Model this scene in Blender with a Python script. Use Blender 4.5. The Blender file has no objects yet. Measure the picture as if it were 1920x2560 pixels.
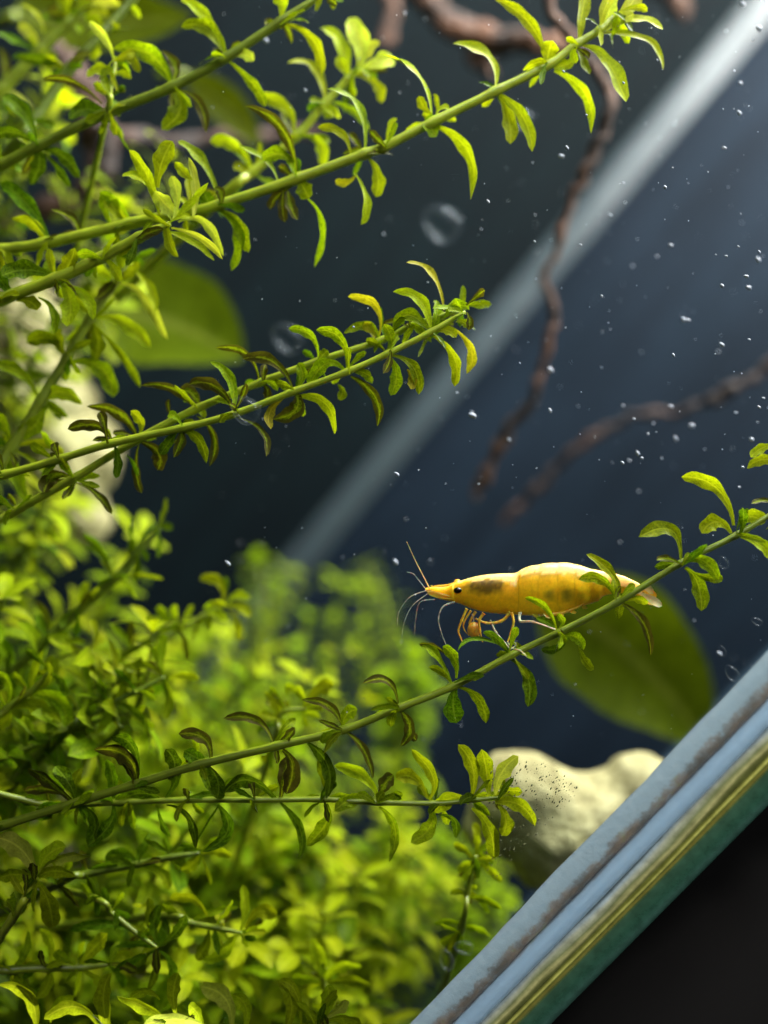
import bpy, math, random
from mathutils import Vector, Matrix, noise
random.seed(11)
sc = bpy.context.scene
COL = sc.collection

# ------------------------------------------------------------------ camera
FPX = 2176.0                                   # focal length in photograph pixels (1920 wide)
Zc = Vector((.639, .756, .1445)).normalized()   # the tank's vertical, in camera axes (camera held rolled)
Xc = Vector((.764, -.6455, 0)); Xc = (Xc - Zc * Xc.dot(Zc)).normalized()
Yc = Zc.cross(Xc)
R3 = Matrix((Xc, Yc, Zc))
CAM = Vector((0, 0, .20))
cam_d = bpy.data.cameras.new('camera'); cam = bpy.data.objects.new('camera', cam_d); COL.objects.link(cam)
cam.matrix_world = Matrix.Translation(CAM) @ R3.to_4x4()
cam_d.sensor_fit = 'VERTICAL'; cam_d.sensor_height = 36; cam_d.sensor_width = 27
cam_d.lens = 36 * FPX / 2560
cam_d.clip_start = .002; cam_d.clip_end = 20
cam_d.dof.use_dof = True; cam_d.dof.focus_distance = .0855; cam_d.dof.aperture_fstop = 8.0
sc.camera = cam

# ------------------------------------------------------------------ light
w = bpy.data.worlds.new('World'); sc.world = w; w.use_nodes = True
bg = w.node_tree.nodes['Background']; bg.inputs[0].default_value = (.8, .9, 1, 1); bg.inputs[1].default_value = .02

def area(name, loc, target, sx, sy, power, col):
    l = bpy.data.lights.new(name, 'AREA'); l.shape = 'RECTANGLE'; l.size = sx; l.size_y = sy
    l.energy = power; l.color = col
    o = bpy.data.objects.new(name, l); COL.objects.link(o); o.location = loc
    o.rotation_euler = (Vector(target) - Vector(loc)).to_track_quat('-Z', 'Y').to_euler()
    return o
area('aquarium_lamp', (-.02, .075, .46), (-.02, .10, .1), .36, .34, 14.5, (1, .97, .90))
area('room_light', (-.30, -.25, .62), (0, .1, .2), .30, .30, 3.9, (.95, .97, 1))

sc.view_settings.view_transform = 'Standard'; sc.view_settings.look = 'None'
sc.view_settings.exposure = 0; sc.view_settings.gamma = 1
sc.cycles.use_denoising = True
sc.cycles.max_bounces = 8; sc.cycles.diffuse_bounces = 4; sc.cycles.glossy_bounces = 3
sc.cycles.transmission_bounces = 6; sc.cycles.transparent_max_bounces = 16
sc.cycles.caustics_reflective = False; sc.cycles.caustics_refractive = False
sc.cycles.sample_clamp_indirect = 4

# ------------------------------------------------------------------ helpers
def P(px, py, d):                              # photograph pixel + distance (m) -> place
    return CAM + R3 @ Vector(((px - 960) / FPX * d, -(py - 1280) / FPX * d, -d))
def Pv(v): return P(v[0], v[1], v[2])
VIEW = R3 @ Vector((0, 0, 1))                  # towards the camera
def N(px, u, d):                               # rotated picture axes: along the tank's X, along its vertical
    return P(960 + px * .764 + u * .6455, 1280 + px * .6455 - u * .764, d)

def empty(name, loc, label, cat, group=None):
    o = bpy.data.objects.new(name, None); COL.objects.link(o); o.location = loc; o.empty_display_size = .005
    tag(o, label, cat, group); return o
def tag(o, label=None, cat=None, group=None, kind=None):
    if label: o['label'] = label
    if cat: o['category'] = cat
    if group: o['group'] = group
    if kind: o['kind'] = kind
    return o
def mesh_obj(name, verts, faces, mat, parent=None, origin=None, uvs=None, smooth=True, cols=None):
    org = Vector(origin) if origin is not None else Vector((0, 0, 0))
    me = bpy.data.meshes.new(name)
    me.from_pydata([tuple(Vector(v) - org) for v in verts], [], faces)
    if smooth: me.polygons.foreach_set('use_smooth', [True] * len(me.polygons))
    if uvs:
        ul = me.uv_layers.new(name='UVMap')
        for lp in me.loops: ul.data[lp.index].uv = uvs[lp.vertex_index]
    if cols:
        ca = me.color_attributes.new('pigment', 'FLOAT_COLOR', 'POINT')
        for i, c in enumerate(cols): ca.data[i].color = (*c, 1)
    me.materials.append(mat); me.update()
    o = bpy.data.objects.new(name, me); COL.objects.link(o)
    pl = Vector((0, 0, 0))
    if parent:
        o.parent = parent; q = parent
        while q: pl += q.location; q = q.parent
    o.location = org - pl
    return o

def catmull(pts, n=8):
    pts = [Vector(p) for p in pts]
    out = []
    for i in range(len(pts) - 1):
        p0 = pts[max(i - 1, 0)]; p1 = pts[i]; p2 = pts[i + 1]; p3 = pts[min(i + 2, len(pts) - 1)]
        for k in range(n):
            t = k / n
            out.append(.5 * ((2 * p1) + (p2 - p0) * t + (2 * p0 - 5 * p1 + 4 * p2 - p3) * t * t + (3 * p1 - p0 - 3 * p2 + p3) * t ** 3))
    out.append(pts[-1]); return out
def tube(path, radii, seg=10, rough=0, rs=1.0, seed=0):
    vs, fs, uv = [], [], []
    up = Vector((.3, .5, .8)).normalized(); acc = 0
    for i, p in enumerate(path):
        t = (path[min(i + 1, len(path) - 1)] - path[max(i - 1, 0)]).normalized()
        a = t.cross(up).normalized(); b = t.cross(a).normalized(); up = b.cross(t) if False else up
        if i: acc += (p - path[i - 1]).length
        for k in range(seg):
            an = 2 * math.pi * k / seg
            r = radii[i]
            if rough:
                q = (p + (a * math.cos(an) + b * math.sin(an)) * r) * rs + Vector((seed, 0, 0))
                r *= 1 + rough * (noise.noise(q) + .5 * noise.noise(q * 2.7))
            vs.append(p + (a * math.cos(an) + b * math.sin(an)) * r); uv.append((k / seg, acc * 100))
    n = len(path)
    for i in range(n - 1):
        for k in range(seg):
            k2 = (k + 1) % seg
            fs.append((i * seg + k, i * seg + k2, (i + 1) * seg + k2, (i + 1) * seg + k))
    fs.append(tuple(range(seg))[::-1]); fs.append(tuple(range((n - 1) * seg, n * seg)))
    return vs, fs, uv
def lerp_r(radii, n):                          # radii at control points -> radii along the path
    out = []
    m = len(radii) - 1
    for i in range(n):
        f = i / (n - 1) * m; k = min(int(f), m - 1); out.append(radii[k] + (radii[k + 1] - radii[k]) * (f - k))
    return out

# ------------------------------------------------------------------ materials
class NT:
    def __init__(s, name):
        s.m = bpy.data.materials.new(name); s.m.use_nodes = True; s.t = s.m.node_tree; s.t.nodes.clear()
        s.out = s.n('ShaderNodeOutputMaterial')
    def n(s, typ, **kw):
        nd = s.t.nodes.new(typ)
        for k, v in kw.items():
            if k.startswith('i_'):
                nd.inputs[k[2:].replace('_', ' ')].default_value = v
            else: setattr(nd, k, v)
        return nd
    def l(s, a, b): s.t.links.new(a, b)
    def noise(s, vec, scale, detail=3, rough=.55):
        nd = s.n('ShaderNodeTexNoise'); nd.inputs['Scale'].default_value = scale; nd.inputs['Detail'].default_value = detail
        nd.inputs['Roughness'].default_value = rough
        if vec is not None: s.l(vec, nd.inputs['Vector'])
        return nd
    def ramp(s, fac, stops):
        r = s.n('ShaderNodeValToRGB'); e = r.color_ramp.elements
        while len(e) < len(stops): e.new(.5)
        for i, (p, c) in enumerate(stops): e[i].position = p; e[i].color = (*c, 1)
        s.l(fac, r.inputs[0]); return r
    def mix(s, fac, a, b, typ='MIX'):
        m = s.n('ShaderNodeMix', data_type='RGBA', blend_type=typ)
        for sock, v in ((m.inputs['Factor'], fac), (m.inputs['A'], a), (m.inputs['B'], b)):
            if isinstance(v, (int, float)): sock.default_value = v
            elif isinstance(v, tuple): sock.default_value = (*v, 1)
            else: s.l(v, sock)
        return m.outputs['Result']
    def math(s, op, a, b=0.0, clamp=False):
        m = s.n('ShaderNodeMath', operation=op, use_clamp=clamp)
        for i, v in enumerate((a, b)):
            if isinstance(v, (int, float)): m.inputs[i].default_value = v
            else: s.l(v, m.inputs[i])
        return m.outputs[0]

def principled(name, col, rough=.5, noise_scale=None, col2=None, bump=0, bump_scale=800, **kw):
    t = NT(name); b = t.n('ShaderNodeBsdfPrincipled'); b.inputs['Roughness'].default_value = rough
    b.inputs['Base Color'].default_value = (*col, 1)
    co = t.n('ShaderNodeTexCoord').outputs['Object']
    if col2:
        nz = t.noise(co, noise_scale, 4)
        r = t.ramp(nz.outputs['Fac'], [(.35, col), (.68, col2)]); t.l(r.outputs[0], b.inputs['Base Color'])
    if bump:
        nz = t.noise(co, bump_scale, 4); bp = t.n('ShaderNodeBump'); bp.inputs['Strength'].default_value = bump
        bp.inputs['Distance'].default_value = .0005
        t.l(nz.outputs['Fac'], bp.inputs['Height']); t.l(bp.outputs[0], b.inputs['Normal'])
    for k, v in kw.items(): b.inputs[k.replace('_', ' ')].default_value = v
    t.l(b.outputs[0], t.out.inputs[0]); return t.m

def leaf_mat(name, c1, c2, brown=0.0, speck=.5, trans=.5, tr_gain=1.0):
    t = NT(name)
    uv = t.n('ShaderNodeUVMap').outputs[0]
    oi = t.n('ShaderNodeObjectInfo')
    sep = t.n('ShaderNodeSeparateXYZ'); t.l(uv, sep.inputs[0])
    # pattern coordinates: UV stretched to leaf proportions, offset per leaf
    mp = t.n('ShaderNodeVectorMath', operation='MULTIPLY_ADD'); mp.inputs[1].default_value = (1, 2.6, 1)
    cmb = t.n('ShaderNodeCombineXYZ'); t.l(t.math('MULTIPLY', oi.outputs['Random'], 37.0), cmb.inputs[0]); t.l(t.math('MULTIPLY', oi.outputs['Random'], 91.0), cmb.inputs[2])
    t.l(uv, mp.inputs[0]); t.l(cmb.outputs[0], mp.inputs[2]); pc = mp.outputs[0]
    n1 = t.noise(pc, 1.6, 3); n2 = t.noise(pc, 6, 4, .7)
    vor = t.n('ShaderNodeTexVoronoi', feature='DISTANCE_TO_EDGE'); vor.inputs['Scale'].default_value = 6; t.l(pc, vor.inputs['Vector'])
    base = t.mix(t.math('ADD', t.math('MULTIPLY', n1.outputs['Fac'], 1.3), -.15, True), c1, c2)
    # per leaf lightness
    hsv = t.n('ShaderNodeHueSaturation'); t.l(base, hsv.inputs['Color'])
    t.l(t.math('ADD', t.math('MULTIPLY', oi.outputs['Random'], .022), .484), hsv.inputs['Hue'])
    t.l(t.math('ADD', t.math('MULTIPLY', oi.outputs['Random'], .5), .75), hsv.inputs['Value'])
    base = hsv.outputs[0]
    # cellular mottling and darker specks
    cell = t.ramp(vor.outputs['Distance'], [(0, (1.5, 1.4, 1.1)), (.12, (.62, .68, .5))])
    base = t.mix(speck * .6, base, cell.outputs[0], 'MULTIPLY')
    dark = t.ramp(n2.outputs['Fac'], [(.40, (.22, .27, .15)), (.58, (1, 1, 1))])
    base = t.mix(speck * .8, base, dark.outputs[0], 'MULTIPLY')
    # midrib
    ax = t.math('ABSOLUTE', t.math('SUBTRACT', sep.outputs[0], .5))
    rib = t.ramp(ax, [(.02, (1, 1, 1)), (.07, (0, 0, 0))])
    base = t.mix(t.math('MULTIPLY', rib.outputs[0], .45), base, (c2[0] * 1.3 + .05, c2[1] * 1.15 + .05, c2[2] + .02))
    if brown:
        rim = t.math('ADD', t.math('MULTIPLY', ax, 1.5), t.math('MULTIPLY', n1.outputs['Fac'], 1.1))
        rim = t.math('ADD', rim, t.math('MULTIPLY', sep.outputs[1], .25))
        rr = t.ramp(rim, [(1.12 - brown * .55, (0, 0, 0)), (1.3 - brown * .55, (1, 1, 1))])
        base = t.mix(t.math('MULTIPLY', rr.outputs[0], .85), base, (.05, .040, .010))
    dif = t.n('ShaderNodeBsdfDiffuse'); t.l(base, dif.inputs[0])
    trl = t.n('ShaderNodeBsdfTranslucent')
    tc = t.mix(1.0, base, (1.12 * tr_gain, 1.12 * tr_gain, .4 * tr_gain), 'MULTIPLY'); t.l(tc, trl.inputs[0])
    mx = t.n('ShaderNodeMixShader'); mx.inputs[0].default_value = trans; t.l(dif.outputs[0], mx.inputs[1]); t.l(trl.outputs[0], mx.inputs[2])
    gl = t.n('ShaderNodeBsdfGlossy'); gl.inputs['Roughness'].default_value = .28
    bp = t.n('ShaderNodeBump'); bp.inputs['Strength'].default_value = .35; bp.inputs['Distance'].default_value = .0002
    t.l(n2.outputs['Fac'], bp.inputs['Height'])
    for s_ in (dif, trl, gl): t.l(bp.outputs[0], s_.inputs['Normal'])
    fr = t.n('ShaderNodeFresnel'); fr.inputs[0].default_value = 1.1
    m2 = t.n('ShaderNodeMixShader'); t.l(fr.outputs[0], m2.inputs[0]); t.l(mx.outputs[0], m2.inputs[1]); t.l(gl.outputs[0], m2.inputs[2])
    t.l(m2.outputs[0], t.out.inputs[0]); return t.m

LM = {
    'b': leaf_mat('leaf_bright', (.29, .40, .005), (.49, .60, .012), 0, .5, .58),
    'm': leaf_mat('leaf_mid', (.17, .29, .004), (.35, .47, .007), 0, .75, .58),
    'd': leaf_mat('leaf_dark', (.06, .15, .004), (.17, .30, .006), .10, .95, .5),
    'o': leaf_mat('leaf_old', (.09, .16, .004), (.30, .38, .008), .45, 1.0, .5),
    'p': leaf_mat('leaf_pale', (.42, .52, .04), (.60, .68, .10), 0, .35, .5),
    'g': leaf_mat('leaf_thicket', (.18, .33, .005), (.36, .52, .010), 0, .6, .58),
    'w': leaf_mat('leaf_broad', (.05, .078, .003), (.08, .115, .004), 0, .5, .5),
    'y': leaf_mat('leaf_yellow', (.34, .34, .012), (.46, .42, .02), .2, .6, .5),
}
def stem_mat(name, c1, c2):
    t = NT(name); co = t.n('ShaderNodeTexCoord').outputs['Object']
    uv = t.n('ShaderNodeUVMap').outputs[0]
    mp = t.n('ShaderNodeMapping'); mp.inputs['Scale'].default_value = (14, .6, 1); t.l(uv, mp.inputs[0])
    n = t.noise(mp.outputs[0], 1, 4); n2 = t.noise(co, 500, 3)
    c = t.ramp(n.outputs['Fac'], [(.3, c1), (.7, c2)]).outputs[0]
    c = t.mix(.5, c, t.ramp(n2.outputs['Fac'], [(.35, (.55, .55, .5)), (.6, (1.1, 1.1, 1))]).outputs[0], 'MULTIPLY')
    b = t.n('ShaderNodeBsdfPrincipled'); t.l(c, b.inputs['Base Color']); b.inputs['Roughness'].default_value = .38
    b.inputs['Subsurface Weight'].default_value = .5; b.inputs['Subsurface Radius'].default_value = (.6, .9, .2); b.inputs['Subsurface Scale'].default_value = .0006
    t.l(b.outputs[0], t.out.inputs[0]); return t.m
ST = {'g': stem_mat('stem_green', (.10, .145, .005), (.20, .26, .010)), 'b': stem_mat('stem_bright', (.24, .32, .010), (.40, .47, .022)),
      'd': stem_mat('stem_dark', (.06, .10, .005), (.13, .18, .008))}

def clear_glass(name, tint=(1, 1, 1), ior=1.14, rough=.02):
    t = NT(name); tr = t.n('ShaderNodeBsdfTransparent'); tr.inputs[0].default_value = (*tint, 1)
    g = t.n('ShaderNodeBsdfGlossy'); g.inputs['Roughness'].default_value = rough
    f = t.n('ShaderNodeFresnel'); f.inputs[0].default_value = ior
    m = t.n('ShaderNodeMixShader'); t.l(f.outputs[0], m.inputs[0]); t.l(tr.outputs[0], m.inputs[1]); t.l(g.outputs[0], m.inputs[2])
    t.l(m.outputs[0], t.out.inputs[0]); return t.m

# ------------------------------------------------------------------ the tank
Zw = Vector((0, 0, 1))
def flat(v): return Vector((v.x, v.y, 0))
corner = flat(N(1028, 0, .0845))                # near vertical corner
front_dir = Vector((-1, -.06, 0)).normalized()            # from the near corner to the left along the front pane
front_nrm = Vector((.06, -1, 0)).normalized()           # out of the front pane, towards the camera
side_dir = Vector((corner.x, corner.y, 0)).normalized()
far_top = N(0, 0, .26); fc = flat(P(1131, 925, .262))       # far vertical corner
Z0, Z1 = 0.0, .40
tank = empty('aquarium', (0, 0, 0), 'glass aquarium with pale silicone seams and a green glass edge', 'aquarium')

def slab(name, p0, p1, thick_vec, mat, z0=Z0, z1=Z1, parent=tank):
    q = [p0, p1, p1 + thick_vec, p0 + thick_vec]
    vs = [v + Zw * z0 for v in q] + [v + Zw * z1 for v in q]
    fs = [(0, 1, 5, 4), (1, 2, 6, 5), (2, 3, 7, 6), (3, 0, 4, 7), (0, 3, 2, 1), (4, 5, 6, 7)]
    return mesh_obj(name, vs, fs, mat, parent, smooth=False)
def pane_mat(name, c1, c2, rough):
    t = NT(name); co = t.n('ShaderNodeTexCoord').outputs['Object']
    n = t.noise(co, 14, 4)
    rt = t.n('ShaderNodeMapping'); rt.inputs['Rotation'].default_value = (0, .35, 0); rt.inputs['Scale'].default_value = (130, 60, 9); t.l(co, rt.inputs[0]); n2 = t.noise(rt.outputs[0], 1, 4, .6)
    c = t.ramp(n.outputs['Fac'], [(.3, c1), (.7, c2)]).outputs[0]
    c = t.mix(.5, c, t.ramp(n2.outputs['Fac'], [(.38, (.35, .4, .45)), (.72, (1.9, 1.9, 1.8))]).outputs[0], 'MULTIPLY')
    b = t.n('ShaderNodeBsdfPrincipled'); t.l(c, b.inputs['Base Color']); b.inputs['Roughness'].default_value = rough; b.inputs['Specular IOR Level'].default_value = .05
    t.l(b.outputs[0], t.out.inputs[0]); return t.m
GL_CLEAR = clear_glass('clear_glass')
BACK_M = pane_mat('back_pane_haze', (.0022, .0050, .0092), (.0052, .0095, .0165), .6)  # bluish reflection and water haze painted into the pane colour
LEFT_M = pane_mat('left_pane_film', (.0005, .0018, .0022), (.0011, .0034, .0040), .7)
slab('front_pane', corner + front_dir * .0034, corner + front_dir * .34, front_nrm * .0030, GL_CLEAR)
slab('side_pane', corner + side_dir * .008, corner + side_dir * .20, Vector((.004, 0, 0)), GL_CLEAR)
bdir = Vector((1, -.2126, 0)).normalized()
slab('back_pane', fc, fc + bdir * .1225, Vector((0, .005, 0)), BACK_M)
ldir = Vector((-1, -.32, 0)).normalized()
slab('rear_pane', fc, fc + ldir * .42, Vector((0, .005, 0)), LEFT_M)

def strip(name, base, ax_a, ax_h, prof, mat, z0=Z0, z1=Z1, nz=160, wob=0, seed=0, parent=tank):
    vs, fs, uv = [], [], []; m = len(prof)
    for j in range(nz + 1):
        z = z0 + (z1 - z0) * j / nz
        for i, (a, h) in enumerate(prof):
            q = wob * noise.noise(Vector((z * 90 + seed, i * .35, seed))) + wob * .5 * noise.noise(Vector((z * 300, i * .5, seed + 4)))
            vs.append(base + ax_a * (a + (q if i in (0, 1) or i >= m - 2 else 0)) + ax_h * (h + q * .7) + Zw * z); uv.append((i / (m - 1), z * 10))
    for j in range(nz):
        for i in range(m - 1):
            fs.append((j * m + i, j * m + i + 1, (j + 1) * m + i + 1, (j + 1) * m + i))
    return mesh_obj(name, vs, fs, mat, parent, uvs=uv)
def silicone_mat(name, c, dirt, band=None):
    t = NT(name); co = t.n('ShaderNodeTexCoord').outputs['Object']; uv = t.n('ShaderNodeUVMap').outputs[0]
    sep = t.n('ShaderNodeSeparateXYZ'); t.l(uv, sep.inputs[0])
    n0 = t.noise(co, 60, 4); n1 = t.noise(co, 900, 5, .75); n2 = t.noise(co, 130, 3)
    col = t.mix(n0.outputs['Fac'], (c[0] * .85, c[1] * .9, c[2] * .95), c)
    if dirt:
        b0, bw = band
        dist = t.math('ABSOLUTE', t.math('SUBTRACT', sep.outputs[0], b0))
        near = t.math('SUBTRACT', 1.0, t.math('DIVIDE', dist, bw), True)
        f = t.math('MULTIPLY', near, t.math('ADD', t.math('MULTIPLY', n1.outputs['Fac'], 3.0), t.math('SUBTRACT', t.math('MULTIPLY', n2.outputs['Fac'], 3.4), 2.0)))
        f = t.ramp(f, [(.42, (0, 0, 0)), (.62, (.6, .6, .6)), (1.0, (1, 1, 1))]).outputs[0]
        dc = t.ramp(t.noise(co, 330, 4, .7).outputs['Fac'], [(.42, (.035, .028, .018)), (.58, (.075, .055, .038)), (.72, (.075, .10, .012))]).outputs[0]
        col = t.mix(t.math('MULTIPLY', f, dirt), col, dc)
    b = t.n('ShaderNodeBsdfPrincipled'); t.l(col, b.inputs['Base Color']); b.inputs['Roughness'].default_value = .35
    b.inputs['Subsurface Weight'].default_value = .6; b.inputs['Subsurface Scale'].default_value = .002; b.inputs['Subsurface Radius'].default_value = (.8, 1, 1.2)
    bp = t.n('ShaderNodeBump'); bp.inputs['Strength'].default_value = .3; bp.inputs['Distance'].default_value = .0003
    t.l(n1.outputs['Fac'], bp.inputs['Height']); t.l(bp.outputs[0], b.inputs['Normal'])
    t.l(b.outputs[0], t.out.inputs[0]); return t.m
SIL1 = silicone_mat('silicone_dirty', (.115, .155, .175), .9, (.80, .5))
SIL2 = silicone_mat('silicone_blue', (.105, .155, .20), .5, (.02, .22))
SILF = silicone_mat('silicone_pale', (.026, .038, .043), 0)
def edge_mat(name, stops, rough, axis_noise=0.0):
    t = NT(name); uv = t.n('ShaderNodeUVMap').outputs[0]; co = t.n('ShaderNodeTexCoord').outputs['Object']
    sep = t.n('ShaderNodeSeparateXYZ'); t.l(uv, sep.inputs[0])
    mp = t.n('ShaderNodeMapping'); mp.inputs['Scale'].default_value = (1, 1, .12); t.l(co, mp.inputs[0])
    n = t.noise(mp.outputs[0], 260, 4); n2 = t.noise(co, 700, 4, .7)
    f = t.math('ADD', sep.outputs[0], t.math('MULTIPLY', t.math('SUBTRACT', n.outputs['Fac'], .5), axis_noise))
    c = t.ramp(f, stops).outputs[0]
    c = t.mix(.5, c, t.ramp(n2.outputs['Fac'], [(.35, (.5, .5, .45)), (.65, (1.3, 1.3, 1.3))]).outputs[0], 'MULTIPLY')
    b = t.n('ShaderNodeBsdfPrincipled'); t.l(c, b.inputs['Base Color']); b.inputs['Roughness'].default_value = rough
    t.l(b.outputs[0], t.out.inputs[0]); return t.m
mm = .00116
A = -front_dir                                   # outward along the front pane
strip('silicone_seam', corner, A, front_nrm, [(a * mm, h * mm) for a, h in [(-4.7, 2.9), (-4.5, 3.15), (-4.1, 3.35), (-3.6, 3.42), (-3.1, 3.42), (-2.6, 3.35), (-2.2, 3.1), (-2.0, 2.85)]], SIL1, wob=.00018)
strip('silicone_joint', corner, A, front_nrm, [(a * mm, h * mm) for a, h in [(-2.15, 2.85), (-2.0, 3.15), (-1.6, 3.5), (-1.1, 3.6), (-.7, 3.45), (-.45, 3.1), (-.4, 2.8)]], SIL2, wob=.00008, seed=3)
strip('reflection_strip', corner, A, front_nrm, [(a * mm, h * mm) for a, h in [(-.45, 2.8), (-.2, 3.05), (.3, 3.2), (.8, 3.15), (1.3, 2.9)]],
      edge_mat('reflection_strip_mat', [(.08, (.05, .07, .08)), (.2, (.14, .18, .20)), (.4, (.15, .16, .12)), (.58, (.07, .08, .035)), (.75, (.17, .165, .07)), (.88, (.06, .065, .02)), (1, (.04, .045, .012))], .2, 1.3), seed=5)  # reflection of the stone in the glass, painted as colour bands
strip('refraction_strip', corner, A, front_nrm, [(a * mm, h * mm) for a, h in [(1.3, 2.9), (1.6, 2.95), (1.9, 2.75), (2.4, 2.4)]],
      edge_mat('refraction_strip_mat', [(.1, (.05, .055, .01)), (.3, (.2, .2, .05)), (.5, (.05, .06, .012)), (.75, (.12, .11, .02)), (1, (.04, .065, .022))], .15, .8), seed=6)  # yellow refractions of the plants, painted as bands on an added strip
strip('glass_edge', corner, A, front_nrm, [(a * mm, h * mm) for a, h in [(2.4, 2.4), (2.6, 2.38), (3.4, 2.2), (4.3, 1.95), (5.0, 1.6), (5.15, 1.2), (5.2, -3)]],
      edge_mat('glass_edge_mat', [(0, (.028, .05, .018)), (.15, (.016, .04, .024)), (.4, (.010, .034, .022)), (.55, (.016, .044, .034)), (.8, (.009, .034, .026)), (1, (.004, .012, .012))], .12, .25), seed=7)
# far seam: a concave fillet in the far corner
strip('silicone_seam', fc, bdir, Vector((0, -1, 0)), [(a * mm, h * mm) for a, h in [(-5.5, 1.2), (-3.8, 1.0), (-2, 1.5), (0, 2.6), (2, 2.4), (3.6, 1.9), (5.2, 2.0)]], SILF, wob=.0003, seed=9)

# dark room beyond the tank, and the substrate
dark = principled('dark_room_paint', (.001, .0011, .0015), .9, 2.0, (.002, .0018, .0022))
o = mesh_obj('wall', [(-3, 1.6, -1), (3, 1.6, -1), (3, 1.6, 2), (-3, 1.6, 2)], [(0, 1, 2, 3)], dark); tag(o, kind='structure')
soil_m = principled('soil_mat', (.015, .011, .008), .9, 90, (.05, .038, .026), .8, 700)
gx = 40; vs = []; fs = []
for j in range(gx + 1):
    for i in range(gx + 1):
        x = -.45 + .62 * i / gx; y = .085 + .25 * j / gx
        vs.append((x, y, .012 + .006 * noise.noise(Vector((x * 18, y * 18, 2)))))
for j in range(gx):
    for i in range(gx):
        a = j * (gx + 1) + i; fs.append((a, a + 1, a + gx + 2, a + gx + 1))
tag(mesh_obj('substrate', vs, fs, soil_m), kind='structure')
blk = principled('dark_grey_cloth', (.004, .0033, .0036), .9, 12, (.0025, .0022, .0025))
bpt = P(1700, 2680, .9)
vs, fs, uv = tube(catmull([bpt + Vector((0, 0, -.4)), bpt, bpt + Vector((.0, .02, .16)), bpt + Vector((-.05, .03, .24))], 6), lerp_r([.12, .11, .09, .04], 19), 20, .1, 9)
o = mesh_obj('furniture_leg', vs, fs, blk, None, bpt + Vector((0, 0, -.4))); tag(o, 'dim grey shape out of focus in the dark room outside the tank', 'furniture')

# the water filling the tank
t = NT('water_murk'); pv = t.n('ShaderNodeVolumePrincipled'); pv.inputs['Color'].default_value = (.28, .52, .75, 1)
pv.inputs['Density'].default_value = 2.0; pv.inputs['Anisotropy'].default_value = .2
t.l(pv.outputs[0], t.out.inputs['Volume'])
fp = [corner + front_dir * .004 - front_nrm * .001, corner + front_dir * .30 - front_nrm * .001, fc + ldir * .40 - Vector((0, .004, 0)), fc - Vector((0, .004, 0)), fc + bdir * .118 - Vector((0, .004, 0)), corner + side_dir * .01 - Vector((.004, 0, 0))]
k = len(fp)
o = mesh_obj('water', [v + Zw * .004 for v in fp] + [v + Zw * .385 for v in fp], [tuple(range(k))[::-1], tuple(range(k, 2 * k))] + [(i, (i + 1) % k, (i + 1) % k + k, i + k) for i in range(k)], t.m, smooth=False)
tag(o, kind='structure')

# ------------------------------------------------------------------ stones, wood, broad leaves
def stone_mat():
    t = NT('stone_pale'); co = t.n('ShaderNodeTexCoord').outputs['Object']
    n = t.noise(co, 55, 5, .6); n2 = t.noise(co, 420, 5, .7); n3 = t.noise(co, 30, 3)
    c = t.ramp(n.outputs['Fac'], [(.3, (.21, .19, .075)), (.5, (.35, .33, .15)), (.72, (.46, .445, .25))]).outputs[0]
    c = t.mix(.6, c, t.ramp(n2.outputs['Fac'], [(.38, (.35, .33, .22)), (.55, (1, 1, 1))]).outputs[0], 'MULTIPLY')
    c = t.mix(t.ramp(n3.outputs['Fac'], [(.5, (0, 0, 0)), (.68, (.5, .5, .5))]).outputs[0], c, (.25, .28, .08))
    b = t.n('ShaderNodeBsdfPrincipled'); t.l(c, b.inputs['Base Color']); b.inputs['Roughness'].default_value = .75
    bp = t.n('ShaderNodeBump'); bp.inputs['Strength'].default_value = 1.0; bp.inputs['Distance'].default_value = .0012
    t.l(n2.outputs['Fac'], bp.inputs['Height']); t.l(bp.outputs[0], b.inputs['Normal'])
    t.l(b.outputs[0], t.out.inputs[0]); return t.m
STONE = stone_mat()
def blob(center, rad, seed, amp=.18, nu=40, nv=24, fr=90):
    vs, fs = [], []
    for j in range(nv + 1):
        th = math.pi * j / nv
        for i in range(nu):
            ph = 2 * math.pi * i / nu
            d = Vector((math.sin(th) * math.cos(ph), math.sin(th) * math.sin(ph), math.cos(th)))
            q = d * 1.6 + Vector((seed, seed * .7, 0))
            r = 1 + amp * (noise.noise(q) + .5 * noise.noise(q * 2.3) + .25 * noise.noise(q * 5))
            vs.append(center + Vector((d.x * rad[0], d.y * rad[1], d.z * rad[2])) * r)
    for j in range(nv):
        for i in range(nu):
            i2 = (i + 1) % nu; fs.append((j * nu + i, (j + 1) * nu + i, (j + 1) * nu + i2, j * nu + i2))
    return vs, fs
def stone(name, blobs, label, mat=STONE):
    V, F = [], []
    for (px, py, d, r, seed) in blobs:
        rr = r / FPX * d
        vs, fs = blob(P(px, py, d), (rr, rr, rr), seed)
        k = len(V); V += vs; F += [tuple(i + k for i in f) for f in fs]
    o = mesh_obj(name, V, F, mat, None, P(*blobs[0][:3]))
    m = o.modifiers.new('weld', 'REMESH'); m.mode = 'VOXEL'; m.voxel_size = .0007; m.use_smooth_shade = True
    m = o.modifiers.new('soften', 'SMOOTH'); m.iterations = 14; m.factor = .6
    for sz, st in ((.008, .0022), (.0026, .0007)):
        tx = bpy.data.textures.new('stone_relief', 'CLOUDS'); tx.noise_scale = sz; tx.noise_depth = 3
        m = o.modifiers.new('relief', 'DISPLACE'); m.texture = tx; m.strength = st; m.texture_coords = 'LOCAL'
    tag(o, label, 'stone', 'pale stones'); return o
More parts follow.
